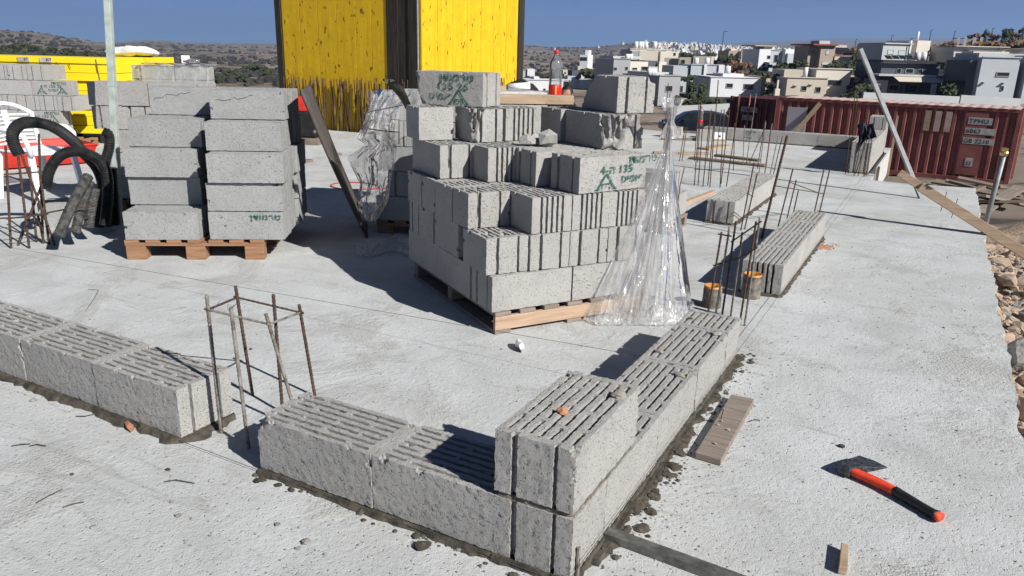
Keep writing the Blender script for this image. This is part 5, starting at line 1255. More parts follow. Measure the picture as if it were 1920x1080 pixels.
# ------------------------------------------------------------------ worker behind the stack, black cover
hp_ = at(1067, 173, 10.6)
pe = empty('person', (hp_.x, hp_.y, 0), math.atan2(_r.y, _r.x), 'dark-haired person in dark clothes sitting low behind the central stack, head bowed', 'person')
def skin_body():
    V = {'pel': (.06, .05, .30), 'sp': (.05, .05, .48), 'ch': (.03, .04, .66), 'nk': (-.01, .02, .79), 'hd': (-.02, .0, .84),
         'sl': (.03, -.17, .72), 'el': (-.10, -.24, .50), 'hl': (-.28, -.12, .40), 'sr': (.03, .21, .72), 'er': (-.08, .28, .50), 'hr': (-.26, .12, .38),
         'kl': (-.36, -.12, .42), 'al': (-.30, -.13, .08), 'fl': (-.46, -.14, .04), 'kr': (-.36, .16, .42), 'ar': (-.30, .17, .08), 'fr': (-.46, .18, .04), 'hipl': (.03, -.06, .29), 'hipr': (.03, .15, .29)}
    rad = {'pel': .15, 'sp': .135, 'ch': .15, 'nk': .06, 'hd': .06, 'sl': .075, 'el': .048, 'hl': .035, 'sr': .075, 'er': .048, 'hr': .035, 'kl': .07, 'al': .045, 'fl': .04, 'kr': .07, 'ar': .045, 'fr': .04, 'hipl': .10, 'hipr': .10}
    ks = list(V); Ed = [('pel', 'sp'), ('sp', 'ch'), ('ch', 'nk'), ('nk', 'hd'), ('ch', 'sl'), ('sl', 'el'), ('el', 'hl'), ('ch', 'sr'), ('sr', 'er'), ('er', 'hr'), ('pel', 'hipl'), ('hipl', 'kl'), ('kl', 'al'), ('al', 'fl'), ('pel', 'hipr'), ('hipr', 'kr'), ('kr', 'ar'), ('ar', 'fr')]
    me = bpy.data.meshes.new('body'); me.from_pydata([V[k] for k in ks], [(ks.index(a), ks.index(b)) for a, b in Ed], [])
    o = bpy.data.objects.new('body', me); COL.objects.link(o)
    o.modifiers.new('skin', 'SKIN'); sv = me.skin_vertices[0].data
    for i, k in enumerate(ks): sv[i].radius = (rad[k], rad[k]*.85 if k in ('pel', 'sp', 'ch') else rad[k]); sv[i].use_root = (k == 'pel')
    ss = o.modifiers.new('sub', 'SUBSURF'); ss.levels = 2; ss.render_levels = 2
    dg = bpy.context.evaluated_depsgraph_get(); m2 = bpy.data.meshes.new_from_object(o.evaluated_get(dg)); bpy.data.objects.remove(o)
    m2.materials.clear(); m2.materials.append(MAT['cloth_black']); m2.polygons.foreach_set('use_smooth', [True]*len(m2.polygons)); return m2
put('body', skin_body(), pe)
hc = Vector((-.03, -.02, .905)); hm = MB()
def head(u, v):
    a = 2*math.pi*u; b_ = math.pi*(v-.5); x, y, z = math.cos(b_)*math.cos(a), math.cos(b_)*math.sin(a), math.sin(b_)
    fx = -x*.6-y*.8                       # how much this point faces front-left
    r = Vector((x*.082, y*.092, z*.118)); 
    if z < 0: r.x *= 1-.22*(-z); r.y *= 1-.22*(-z)
    nose = math.exp(-((fx-1)/.06)**2-((z+.12)/.16)**2)*.022; brow = math.exp(-((fx-1)/.2)**2-((z-.12)/.07)**2)*.006; eye = -math.exp(-((abs(x*.8-y*.6)-.33)/.12)**2-((z-.02)/.07)**2)*.008*(fx > .5); chin = math.exp(-((fx-1)/.15)**2-((z+.85)/.15)**2)*.012; lip = math.exp(-((fx-1)/.10)**2-((z+.45)/.06)**2)*.006
    r += Vector((-.6, -.8, 0))*(nose+brow+eye+chin+lip); return hc+r
hm.grid(head, 40, 28); h_ = hm.build('head', 'skin', pe, True)
hr = MB()
def hairf(u, v):
    a = 2*math.pi*u; b_ = math.pi*(.02+.48*v); x, y = math.cos(a), math.sin(a); fx = -x*.6-y*.8
    lo = .55 if fx > .35 else -.45; t = v; ang_ = (math.pi/2)*(1-t)+math.asin(max(-.99, lo))*t
    return hc+Vector((x*.090*math.cos(ang_), y*.100*math.cos(ang_), .128*math.sin(ang_)))*(1+.02*math.sin(a*17))
hr.grid(hairf, 40, 12); hr.build('hair', 'hair', h_, True)
for s_ in (-1, 1): MB().blob(hc+Vector((.8*s_*.085, -.6*s_*.085, -.005)), (.014, .02, .03), 2, 1, .1).build('ear', 'skin', h_, True)
for hx in ((-.30, -.11, .395), (-.28, .11, .375)):
    hd_ = MB().blob(hx, (.045, .035, .018), 1, 2, .03)
    for k in range(4): hd_.tube([Vector(hx)+Vector((-.03, -.024+.016*k, 0)), Vector(hx)+Vector((-.065, -.026+.017*k, -.008)), Vector(hx)+Vector((-.088, -.026+.017*k, -.03))], [.009, .008, .006], 6)
    hd_.tube([Vector(hx)+Vector((.01, .03, 0)), Vector(hx)+Vector((-.02, .055, -.006)), Vector(hx)+Vector((-.045, .06, -.015))], [.010, .009, .007], 6); hd_.build('hand', 'skin', pe, True)
x_ = put('pumice_block', block_mesh(L=.497, seed=1), None, (hp_.x+.07, hp_.y+.06, 0), 1.1); tag(x_, 'block used as a seat by the person behind the stack', 'block')
tp_ = at(976, 160, 11.5); mb = MB()
mb.grid(lambda u, v: Vector((.48*math.cos(2*math.pi*u)*(1-v**2.2)**.5*(1+.08*math.sin(u*25)), .42*math.sin(2*math.pi*u)*(1-v**2.2)**.5*(1+.08*math.sin(u*31)), (at(976, 147, 11.5).z)*v)), 30, 14)
tag(mb.build('black_cover', 'cloth_black', None, True, loc=(tp_.x, tp_.y, 0)), 'rounded heap under a black cover behind the central stack', 'cover')

# ------------------------------------------------------------------ houses
TH = math.atan2(_r0.y, _r0.x); ZS = .956
def house(label, xc, yb, D, yaw, vols, wins=(), extra=None, cat='house'):
    o = at(xc, yb, D); e = empty('house', (o.x, o.y, o.z), TH+yaw, label, cat, 'houses on the slope'); s = D/FPX
    def P(x, y): X = (x-xc)*s; return X, (yb-y)*s*ZS+(x-xc)*s*.0252
    e['_s'] = s
    for (x0, x1, y0, y1, fwd, dep, mat, *nm) in vols:
        X0, Z1 = P(x0, y0); X1, _ = P(x1, y0); _, Z0 = P((x0+x1)/2, y1)
        n_ = nm[0] if nm else 'wall'
        if n_ == 'wall': Z0 -= 2.5
        MB().box(((X0+X1)/2, fwd+dep/2, (Z0+Z1)/2), (X1-X0, dep, Z1-Z0)).build(n_, mat, e)
        if n_ == 'wall' and (X1-X0) > 3:     # parapet rim round the flat roof
            MB().box(((X0+X1)/2, fwd-.04, Z1+.05), (X1-X0+.1, .22, .12)).build('parapet', mat, e); MB().box((X1+.04, fwd+dep/2, Z1+.05), (.2, dep, .12)).build('parapet', mat, e)
    for (x0, x1, y0, y1, fwd, *mm) in wins:
        X0, Z1 = P(x0, y0); X1, Z0 = P(x1, y1); m = mm[0] if mm else 'glass_dark'
        wf = MB(); cx, cz, w_, h_ = (X0+X1)/2, (Z0+Z1)/2, abs(X1-X0), abs(Z1-Z0)
        t = min(.07, w_*.07)
        for c_, sz in (((cx, fwd-.03, cz+h_/2), (w_+t, .10, t)), ((cx, fwd-.03, cz-h_/2), (w_+t*2, .16, t)), ((cx-w_/2, fwd-.03, cz), (t, .10, h_-t)), ((cx+w_/2, fwd-.03, cz), (t, .10, h_-t))): wf.box(c_, sz)
        f = wf.build('window', 'h_grey' if m == 'glass_dark' else 'h_lgrey', e); MB().box((cx, fwd-.012, cz), (w_-t, .03, h_-t)).build('pane', m, f)
        if w_ > 1.6 and m == 'glass_dark': MB().box((cx, fwd-.03, cz), (.07, .04, h_-t)).build('mullion', 'h_dark', f)
    if extra: extra(e, P, s)
    return e
def tank(e, P, x, y, fwd=1.5, r=.32, h=.8):
    X, Z = P(x, y); MB().lathe([(0, 0), (r, 0), (r, h), (0, h+.05)], 12, (X, fwd, Z)).build('water_tank', 'h_white', e, True)
def railing(e, P, x0, x1, y0, y1, fwd, n=12):
    a, Z1 = P(x0, y0); b_, Z0 = P(x1, y1)
    mb = MB().bar((a, fwd, Z1), (b_, fwd, Z1), .05, .05)
    for i in range(n+1): X = a+(b_-a)*i/n; mb.box((X, fwd, (Z0+Z1)/2), (.03, .03, Z1-Z0))
    mb.build('railing', 'h_dark', e)
# near row
house('grey house with cream side wall just right of the top loose block', 1257, 196, 100, .42, [(1228, 1275, 141, 196, 0, 9, 'h_grey'), (1240, 1283, 136, 143, 3.5, 5.6, 'h_lgrey', 'roof_room')],
      [(1243, 1258, 160, 171, 0), (1247, 1256, 186, 195, 0)], lambda e, P, s: ([tank(e, P, x, 141, 2) for x in (1224, 1231, 1236)], [MB().box((P(1276, 0)[0]+.05, 2.5+2.2*i, P(0, 168)[1]), (.04, .8, 1.3)).build('side_window', 'glass_dark', e) for i in range(3)]))
house('white modern house with two front windows and stone-clad end', 1377, 195, 108, .05, [(1328, 1424, 145, 182, 0, 8, 'h_white', 'upper_floor'), (1334, 1420, 182, 200, .8, 7, 'h_white'), (1424, 1433, 143, 184, .2, 7, 'stonewall', 'stone_wall'), (1321, 1330, 147, 183, 1.2, 6, 'h_blue', 'side_wing'), (1358, 1398, 138, 145, 2, 5, 'h_white', 'roof_room'), (1326, 1434, 143, 145.5, -.12, 8, 'h_white', 'roof_slab')],
      [(1358, 1370, 156, 164, 0), (1391, 1409, 157, 168, 0), (1345, 1355, 186, 195, .8), (1362, 1376, 186, 195, .8)], lambda e, P, s: (tank(e, P, 1370, 138, 3, .45, 1.0), MB().box((P(1382, 0)[0], -.06, P(0, 163)[1]), (.12, .12, 37*s)).build('downpipe', 'h_white', e)))
house('low beige house with a wide dark window right behind the container', 1538, 178, 98, -.05, [(1474, 1548, 145, 180, 0, 8, 'h_beige'), (1531, 1595, 129, 180, 1.2, 9, 'h_cream'), (1481, 1531, 131, 147, 3.5, 6, 'h_beige', 'roof_room')],
      [(1502, 1511, 161, 170, 0), (1528, 1537, 163, 173, 0), (1554, 1579, 150, 161, 1.2)], lambda e, P, s: (tank(e, P, 1512, 145, 1.5, .3, 1.2), [MB().box((P(x, y)[0], -.15, P(x, y)[1]), (.5, .3, .08)).build('spout', 'h_beige', e) for x, y in ((1518, 158), (1490, 160))]))
def slate(e, P, s):
    a, z = P(1668, 148); b_, z2 = P(1745, 157)
    mb = MB(); mb.add([(a, -.2, z+.3), (b_, -.2, z+.3), (b_+.1, -2.2, z2+.2), (a-.1, -2.2, z2+.2)], [(0, 1, 2, 3)]); q = mb.build('awning', 'awning', e); q.modifiers.new('t', 'SOLIDIFY').thickness = .06
    for i in range(12): X = a+(b_-a)*i/11; MB().bar((X, -.22, z+.33), (X, -2.2, z2+.24), .05, .02).build('awning_stripe', 'h_white', e)
    for x in (1733, 1762): X, Z = P(x, 157); MB().box((X, -1.9, Z-1.6), (.45, .45, 3.4)).build('column', 'h_lgrey', e)
    for x in (1726, 1737): tank(e, P, x, 113, 2.5, .35, .9)
    for i in range(4):
        X, Z = P(1672+13*i, 112.5); MB().add([(X-.4, 2.0, Z+.1), (X+.4, 2.0, Z+.1), (X+.4, 3.0, Z+.55), (X-.4, 3.0, Z+.55)], [(0, 1, 2, 3)]).build('solar_panel', 'glass_dark', e)
house('dark slate-grey house with a pale striped awning', 1705, 178, 92, -.03, [(1660, 1768, 118, 150, 2.2, 8, 'h_slate', 'upper_floor'), (1640, 1768, 148, 180, 1.0, 8, 'h_slate'), (1657, 1770, 112, 119, 1.6, 9, 'h_dark', 'roof_slab'), (1640, 1745, 138, 143, -.5, 3, 'h_lgrey', 'balcony'), (1642, 1665, 150, 178, .4, 2, 'h_lgrey', 'pier'), (1745, 1775, 147, 151, -.6, 3, 'h_blue', 'canopy')],
      [(1689, 1697, 129, 138, 2.2), (1706, 1720, 129, 138, 2.2), (1729, 1737, 130, 138, 2.2), (1672, 1690, 158, 174, 1.0), (1700, 1725, 158, 174, 1.0)], slate)
house('cool grey two-storey house at the right edge with a dark recess', 1870, 184, 84, -.10, [(1830, 1897, 107, 186, 0, 9, 'h_blue'), (1897, 1912, 112, 186, 1.6, 6, 'h_dark', 'recess'), (1908, 1965, 104, 186, -.4, 9, 'h_blue'), (1842, 1930, 99, 109, 2.5, 6, 'h_lgrey', 'roof_room'), (1817, 1831, 113, 186, 1.0, 6, 'h_slate', 'side_wing')],
      [(1860, 1882, 135, 143, 0), (1872, 1877, 161, 170, 0), (1918, 1930, 145, 155, -.4)], lambda e, P, s: [MB().box((P(x, y)[0], -.2, P(x, y)[1]), (.35, .4, .08)).build('spout', 'h_blue', e) for x, y in ((1840, 154), (1875, 155))])
# second row
house('cream house with roof tanks, highest of the left group', 1225, 118, 150, .10, [(1183, 1262, 92, 120, 1.5, 8, 'h_cream'), (1197, 1233, 95, 118, 0, 5, 'h_beige', 'front_wing'), (1238, 1272, 96, 118, .2, 6, 'h_cream', 'front_wing'), (1183, 1196, 95, 118, .1, 4, 'h_grey', 'side_wing'), (1220, 1228, 90, 95, 3, 2, 'h_cream', 'roof_room')],
      [(1263, 1267, 99, 104, .2), (1217, 1231, 91, 94, 1.5), (1243, 1252, 92, 95, 1.5)], lambda e, P, s: [tank(e, P, x, 91, 3, .4, 1.3) for x in (1197, 1205, 1209, 1216, 1233)])
house('dark grey house with beige front block, left of the cream house', 1190, 137, 130, .30, [(1146, 1180, 110, 140, 0, 8, 'h_grey'), (1180, 1219, 115, 140, .5, 6, 'h_cream', 'front_wing'), (1159, 1219, 105, 110, 3, 6, 'h_lgrey', 'roof_room'), (1219, 1244, 114, 140, 1.5, 6, 'h_slate', 'wing'), (1244, 1259, 116, 137, .8, 3, 'h_cream', 'pier'), (1218, 1237, 125, 136, .0, 1.5, 'h_lgrey', 'greenhouse')],
      [(1147, 1153, 126, 131, 0), (1170, 1175, 125, 131, 0), (1187, 1197, 127, 131, .5), (1206, 1217, 125, 132, .5)], lambda e, P, s: [tank(e, P, x, 112, 2, .4, .9) for x in (1183, 1190)])
house('low beige row house with stepped walls behind the blue-grey one', 1285, 124, 140, -.30, [(1245, 1272, 108, 126, 0, 6, 'h_beige'), (1273, 1295, 107, 126, .6, 6, 'h_beige', 'wing'), (1298, 1331, 105, 122, .4, 7, 'h_beige', 'wing'), (1258, 1272, 110, 124, -.2, 1, 'h_dark', 'recess')], [(1276, 1283, 112, 120, .6)])
house('cool blue-grey long house with a white pier', 1308, 143, 122, .08, [(1262, 1292, 123, 142, .4, 7, 'h_blue'), (1294, 1355, 121, 142, 0, 7, 'h_blue'), (1318, 1323, 120, 143, -.3, .5, 'h_white', 'pier'), (1346, 1357, 122, 142, -.3, 1.5, 'h_white', 'pier')], [(1323, 1341, 138, 143, 0)],
      lambda e, P, s: ([tank(e, P, x, 121, 2, .4, 1.0) for x in (1310, 1331)], [MB().box((P(1266+4*i, 132)[0], .3, P(0, 133)[1]), (.15, .25, .9)).build('louvre', 'h_slate', e) for i in range(5)]))
def pergola(e, P, s):
    a, z = P(1382, 98); b_, _ = P(1417, 98); MB().box(((a+b_)/2, -.5, z-.3), (b_-a, 1.8, 1.0)).build('pergola_beam', 'h_cream', e)
    for i in range(7): MB().box((a+(b_-a)*i/6, -1.0, z-1.0), (.18, 1.6, .3)).build('rafter', 'h_brown', e)
    for x in (1384, 1413): X, Z = P(x, 105); MB().box((X, -1.2, Z-.9), (.4, .4, 3.5)).build('column', 'h_cream', e)
house('beige house with pergola roof left of the white house', 1395, 124, 150, .1, [(1363, 1383, 95, 116, 0, 6, 'h_brown'), (1383, 1416, 95, 124, 3, 5, 'h_brown'), (1385, 1393, 112, 125, -.4, 3, 'h_white', 'pier'), (1374, 1382, 91, 95, 2, 3, 'h_cream', 'roof_room')], [(1366, 1371, 100, 108, 0), (1396, 1404, 104, 112, 3)], pergola)
house('white house with shaded terrace, centre of the upper row', 1455, 130, 135, .22, [(1417, 1440, 92, 130, 0, 6, 'h_white'), (1440, 1475, 94, 130, 1.6, 6, 'h_blue'), (1444, 1465, 87, 95, 3, 4, 'h_cream', 'roof_room'), (1419, 1463, 84.5, 87, 2, 5, 'h_brown', 'roof_slab'), (1474, 1494, 92, 122, .6, 6, 'h_white', 'wing'), (1498, 1514, 99, 130, -.5, 5, 'h_white', 'pier'), (1476, 1500, 100, 128, 0, 3, 'h_blue', 'front_wing')],
      [(1434, 1440, 104, 110, 0), (1458, 1466, 103, 117, 1.6), (1437, 1446, 121, 127, 0), (1427, 1431, 119, 127, 0), (1496, 1499, 106, 110, 0, 'h_white')], lambda e, P, s: MB().box((P(1455, 0)[0], .4, P(0, 98.5)[1]), (35*s, 2.0, .25)).build('canopy', 'h_slate', e))
def solar(e, P, s):
    a, z = P(1561, 90); b_, z2 = P(1596, 104); q = MB().add([(a, 1.8, z), (b_, 1.8, z), (b_+.4, -.4, z2), (a+.2, -.4, z2)], [(0, 1, 2, 3)]).build('roof_slope', 'h_tile', e); q.modifiers.new('t', 'SOLIDIFY').thickness = .1
    for i in range(4):
        for j in range(3):
            u0, u1, v0, v1 = (i+.06)/4, (i+.94)/4, (j+.06)/3, (j+.94)/3
            f = lambda u, v: Vector((a+.2*v+(b_-a)*(u*.98+.01)+.2*u*v, 1.8-2.2*v-.05, z+(z2-z)*v+.14)); MB().add([f(u0, v0), f(u1, v0), f(u1, v1), f(u0, v1)], [(0, 3, 2, 1)]).build('solar_panel', 'glass_dark', e)
house('brown tower house with dark roof and solar panels', 1552, 132, 125, .12, [(1533, 1561, 84, 135, 0, 6, 'h_brown'), (1516, 1534, 86, 135, 1.2, 5, 'h_brown', 'wing'), (1514, 1563, 82, 85.5, -.6, 8, 'h_tile', 'roof'), (1561, 1597, 106, 135, -.2, 6, 'h_beige', 'wing'), (1546, 1567, 76, 83, 3, 3, 'h_lgrey', 'roof_room'), (1564, 1597, 84, 91, 2.2, 3, 'h_beige', 'roof_wall')],
      [(1544, 1551, 94, 102, 0, 'h_lgrey'), (1539, 1554, 115, 121, 0, 'h_lgrey'), (1540, 1552, 121, 130, 0), (1565, 1571, 115, 122, -.2, 'h_lgrey'), (1521, 1528, 95, 100, 1.2)], solar)
house('white house with shuttered windows above the slate-grey one', 1690, 135, 118, .15, [(1645, 1698, 82, 138, 0, 7, 'h_lgrey'), (1646, 1703, 80, 83, -.3, 7, 'h_lgrey', 'roof_slab'), (1698, 1704, 76, 100, .2, 6, 'h_white', 'fin'), (1717, 1744, 76, 108, .5, 6, 'h_cream'), (1704, 1717, 85, 108, 2.0, 4, 'h_beige', 'recess'), (1742, 1752, 80, 108, 1.5, 5, 'h_cream', 'wing')],
      [(1656, 1667, 93, 101, 0, 'h_blue'), (1678, 1693, 94, 104, 0, 'h_blue'), (1652, 1664, 116, 122, 0, 'h_blue')], lambda e, P, s: ([tank(e, P, x, 76, 2, .2, 1.3) for x in (1728,)], MB().add([(P(1650, 0)[0], 2, P(0, 81)[1]), (P(1660, 0)[0], 2, P(0, 76)[1]), (P(1672, 0)[0], 2, P(0, 81)[1]), (P(1650, 0)[0], 5, P(0, 81)[1]), (P(1660, 0)[0], 5, P(0, 76)[1]), (P(1672, 0)[0], 5, P(0, 81)[1])], [(0, 2, 1), (3, 4, 5), (0, 1, 4, 3), (1, 2, 5, 4)]).build('roof_gable', 'h_cream', e)))
def slats(e, P, s):
    a, z = P(1803, 99); b_, _ = P(1868, 101); MB().box(((a+b_)/2, -2.0, z), (b_-a, .3, .45)).build('pergola_beam', 'h_cream', e)
    for i in range(14): X = a+(b_-a)*i/13; MB().bar((X, -2.0, z), (X+.6, 1.5, z+.1), .16, .25).build('pergola_slat', 'h_cream', e)
house('white house with slatted pergola below the row of columns', 1835, 136, 112, -.02, [(1792, 1885, 88, 112, 1.5, 7, 'h_lgrey'), (1790, 1890, 85.5, 88, .8, 8, 'h_cream', 'roof_slab'), (1788, 1808, 100, 135, .8, 5, 'h_beige', 'wing'), (1812, 1880, 94, 95.5, .4, 2, 'h_lgrey', 'ledge'), (1810, 1835, 102, 124, 2, 4, 'h_slate', 'recess')], [(1797, 1806, 108, 118, .8)], slats)
# houses lower down the valley
for i, (lab, xc, yb, D, vols, wins) in enumerate((
  ('white flat house in the valley seen right of the yellow tower', 985, 150, 190, [(962, 988, 131, 146, 0, 7, 'h_blue'), (988, 1002, 129, 144, -.5, 5, 'h_white')], [(966, 974, 136, 143, 0)]),
  ('low white house left of the bottle, below the black cover top', 1010, 168, 130, [(985, 1055, 149, 172, 0, 8, 'h_white'), (1002, 1012, 144, 150, 1, 4, 'h_white')], [(1019, 1023, 166, 170, 0)]),
  ('small tan house with two windows right of the bottle', 1063, 146, 200, [(1055, 1073, 131, 148, 0, 7, 'h_beige')], [(1058, 1061, 135, 138, 0), (1065, 1068, 135, 138, 0)]),
  ('white house with dark upper floor behind the top loose block', 1080, 165, 140, [(1052, 1115, 149, 170, 0, 8, 'h_white'), (1073, 1088, 132, 147, 1, 5, 'h_slate'), (1064, 1078, 142, 148, .4, 3, 'h_lgrey'), (1068, 1082, 150, 165, -.3, 3, 'h_lgrey')], [(1056, 1066, 152, 160, 0)]),
  ('long low cream roofed house left of the dark grey house', 1118, 136, 170, [(1090, 1130, 129, 138, 0, 8, 'h_cream'), (1084, 1092, 124, 132, 1, 4, 'h_beige')], [(1100, 1106, 131, 135, 0)]),
  ('small house with red tiled roof left of the dark grey house', 1140, 135, 165, [(1132, 1146, 128, 138, 0, 6, 'h_cream'), (1126, 1148, 124.5, 128, -.5, 8, 'h_tile', 'roof')], [(1135, 1138, 130, 134, 0)]))):
    house(lab, xc, yb, D, .1, vols, wins)
rg = random.Random(31)
for i in range(30):
    x = rg.uniform(1090, 1500); y = rg.uniform(100, 124)-(x-1090)*.006; D = rg.uniform(190, 330); wd = rg.uniform(9, 15)*D/FPX*1.15; h = rg.uniform(2.8, 6.0)
    P0 = at(x, y, D); e = empty('house', (P0.x, P0.y, P0.z-h), TH+rg.uniform(-.4, .5), 'small flat-roofed pale house in the crowded rows behind the nearer houses', 'house', 'small houses in the rows behind')
    m = rg.choice(['h_white', 'h_white', 'h_cream', 'h_lgrey', 'h_beige']); MB().box((0, 4, h/2-2), (wd, 8, h+4)).build('wall', m, e); MB().box((wd*.15, 4.5, h+.7), (wd*.45, 4, 1.6)).build('roof_room', m, e)
    for k in range(2): MB().box((-wd*.25+wd*.45*k, -.01, h*.6), (1.1, .06, 1.1)).build('window', 'glass_dark', e)
    if rg.random() < .6: MB().lathe([(0, 0), (.4, 0), (.4, 1.0), (0, 1.05)], 10, (-wd*.3, 2, h)).build('water_tank', 'h_white', e, True)
# retaining walls, fence, columns, lamp posts
def wallpx(label, x0, y0, x1, y1, D0, D1, hpx, mat, th=.35, name='retaining_wall'):
    a, b_ = at(x0, y0, D0), at(x1, y1, D1); h = hpx*(D0+D1)/2/FPX
    tag(MB().add([(a.x, a.y, a.z-h-1), (b_.x, b_.y, b_.z-h-1), (b_.x, b_.y, b_.z), (a.x, a.y, a.z)]+[(q.x+_f.x*th, q.y+_f.y*th, q.z-(h+1 if k < 2 else 0)) for k, q in enumerate((a, b_, b_, a))], [(0, 1, 2, 3), (7, 6, 5, 4), (3, 2, 6, 7), (1, 5, 6, 2), (0, 3, 7, 4)]).build(name, mat), label, 'wall')
wallpx('pale low wall behind the long container, left part', 1620, 173, 1800, 181, 70, 70, 8, 'h_lgrey')
wallpx('pale garden wall in front of the right edge house', 1803, 178, 1916, 185, 72, 72, 10, 'h_lgrey')
wallpx('stone retaining wall between the white house and the cream side house', 1288, 152, 1320, 156, 115, 115, 14, 'stonewall')
wallpx('tan stone wall right of the stone-clad white house', 1433, 146, 1452, 148, 118, 118, 12, 'stonewall')
wallpx('bright stone wall right of the low beige house', 1594, 141, 1612, 142, 105, 105, 14, 'stonewall')
wallpx('stone wall behind the steel prop', 1630, 114, 1641, 114, 128, 128, 16, 'stonewall')
wallpx('grey fence wall behind the parked car', 1265, 199, 1375, 194, 66, 66, 14, 'h_lgrey', name='fence_wall')
P_ = at(1456, 176, 60); e = empty('chimney_block', (P_.x, P_.y, P_.z-2), TH, 'pale concrete pillar just left of the long container', 'pillar'); MB().box((0, 0, 1.2), (.36, .36, 2.4)).build('shaft', 'h_cream', e); MB().box((0, 0, 2.7), (.12, .12, .7)).build('pipe', 'h_cream', e)
for i, x in enumerate((1795, 1808, 1825, 1838)):
    b0, t0 = at(x, 87, 150), at(x+1, 71, 150); tag(MB().box((0, 0, 0), (.5, .5, (t0-b0).z+.6)).build('column', 'h_cream', loc=(b0.x, b0.y, (b0.z+t0.z)/2-.2)), ['leftmost', 'second', 'third', 'rightmost'][i]+' of four pale columns on the hilltop at right', 'column', 'hilltop columns')
b0, t0 = at(1786, 72, 150.4), at(1822, 72.5, 150.4); tag(MB().bar(b0, t0, .15, .15).build('column_beam', 'h_dark'), 'thin dark beam across the hilltop columns', 'beam')
for i, (x, y0, y1, D) in enumerate(((1352, 60, 120, 160), (1743, 57, 80, 150), (1786, 59, 88, 150), (1856, 54, 86, 150), (1671, 67, 84, 160), (1603, 74, 96, 170), (1872, 84, 102, 112), (1704, 73, 100, 117))):
    t0, b0 = at(x, y0, D), at(x-1, y1, D); e = empty('lamp_post', (b0.x, b0.y, b0.z-1), TH, 'thin dark street lamp post against the sky, '+['above the village', 'behind the white house at right', 'left of the hilltop columns', 'right of the hilltop columns', 'left of the white shuttered house', 'above the solar-panel house', 'on the pergola house', 'beside the cream tower'][i], 'lamp post', 'street lamps on the slope')
    h = t0.z-b0.z+1; MB().tube([(0, 0, 0), (0, 0, h)], [.10, .06], 6).build('pole', 'h_dark', e)
    MB().bar((0, 0, h), (.9 if i == 0 else .35, 0, h+.12), .12, .10).build('lamp_head', 'h_dark', e)

# ------------------------------------------------------------------ trees, bushes
def leafmass(mb, c, r, n, size, seed):
    rg = random.Random(seed); c = Vector(c)
    cl = [(Vector((rg.uniform(-.8, .8)*r[0], rg.uniform(-.8, .8)*r[1], rg.uniform(-.7, .9)*r[2])), rg.uniform(.25, .5)) for _ in range(9)]
    for i in range(n):
        cc, k = rg.choice(cl); v = Vector((rg.gauss(0, 1), rg.gauss(0, 1), rg.gauss(0, 1))).normalized()*rg.random()**.4
        p = c+cc+Vector((v.x*r[0]*k, v.y*r[1]*k, v.z*r[2]*k)); a = Vector((rg.uniform(-1, 1), rg.uniform(-1, 1), rg.uniform(-1, 1))).normalized()*size; b_ = a.orthogonal().normalized()*size*.7
        mb.add([p-a, p+b_, p+a, p-b_], [(0, 1, 2, 3)])
def tree(label, x, ytop, ybase, D, wpx, mat='foliage', n=500, seed=0, name='tree', trunk=True):
    b0 = at(x, ybase, D); t0 = at(x, ytop, D); h = t0.z-b0.z; wd = wpx*D/FPX/2
    e = empty(name, (b0.x, b0.y, b0.z-.3), 0, label, name, 'trees and bushes among the houses')
    if trunk:
        tk = MB().tube([(0, 0, 0), (.05, .02, h*.35), (-.05, 0, h*.7)], [wd*.10+.05, wd*.08+.03, .03], 6)
        for k in range(4): a = k*1.6+seed; tk.tube([(0, 0, h*(.3+.08*k)), (wd*.5*math.cos(a), wd*.5*math.sin(a), h*(.55+.1*k))], [.05, .02], 5)
        tk.build('trunk', 'trunk', e)
    m = MB(); leafmass(m, (0, 0, h*(.62 if trunk else .5)+.2), (wd, wd*.8, h*(.42 if trunk else .55)), n, max(.12, wd*.16), seed); m.build('crown', mat, e); return e
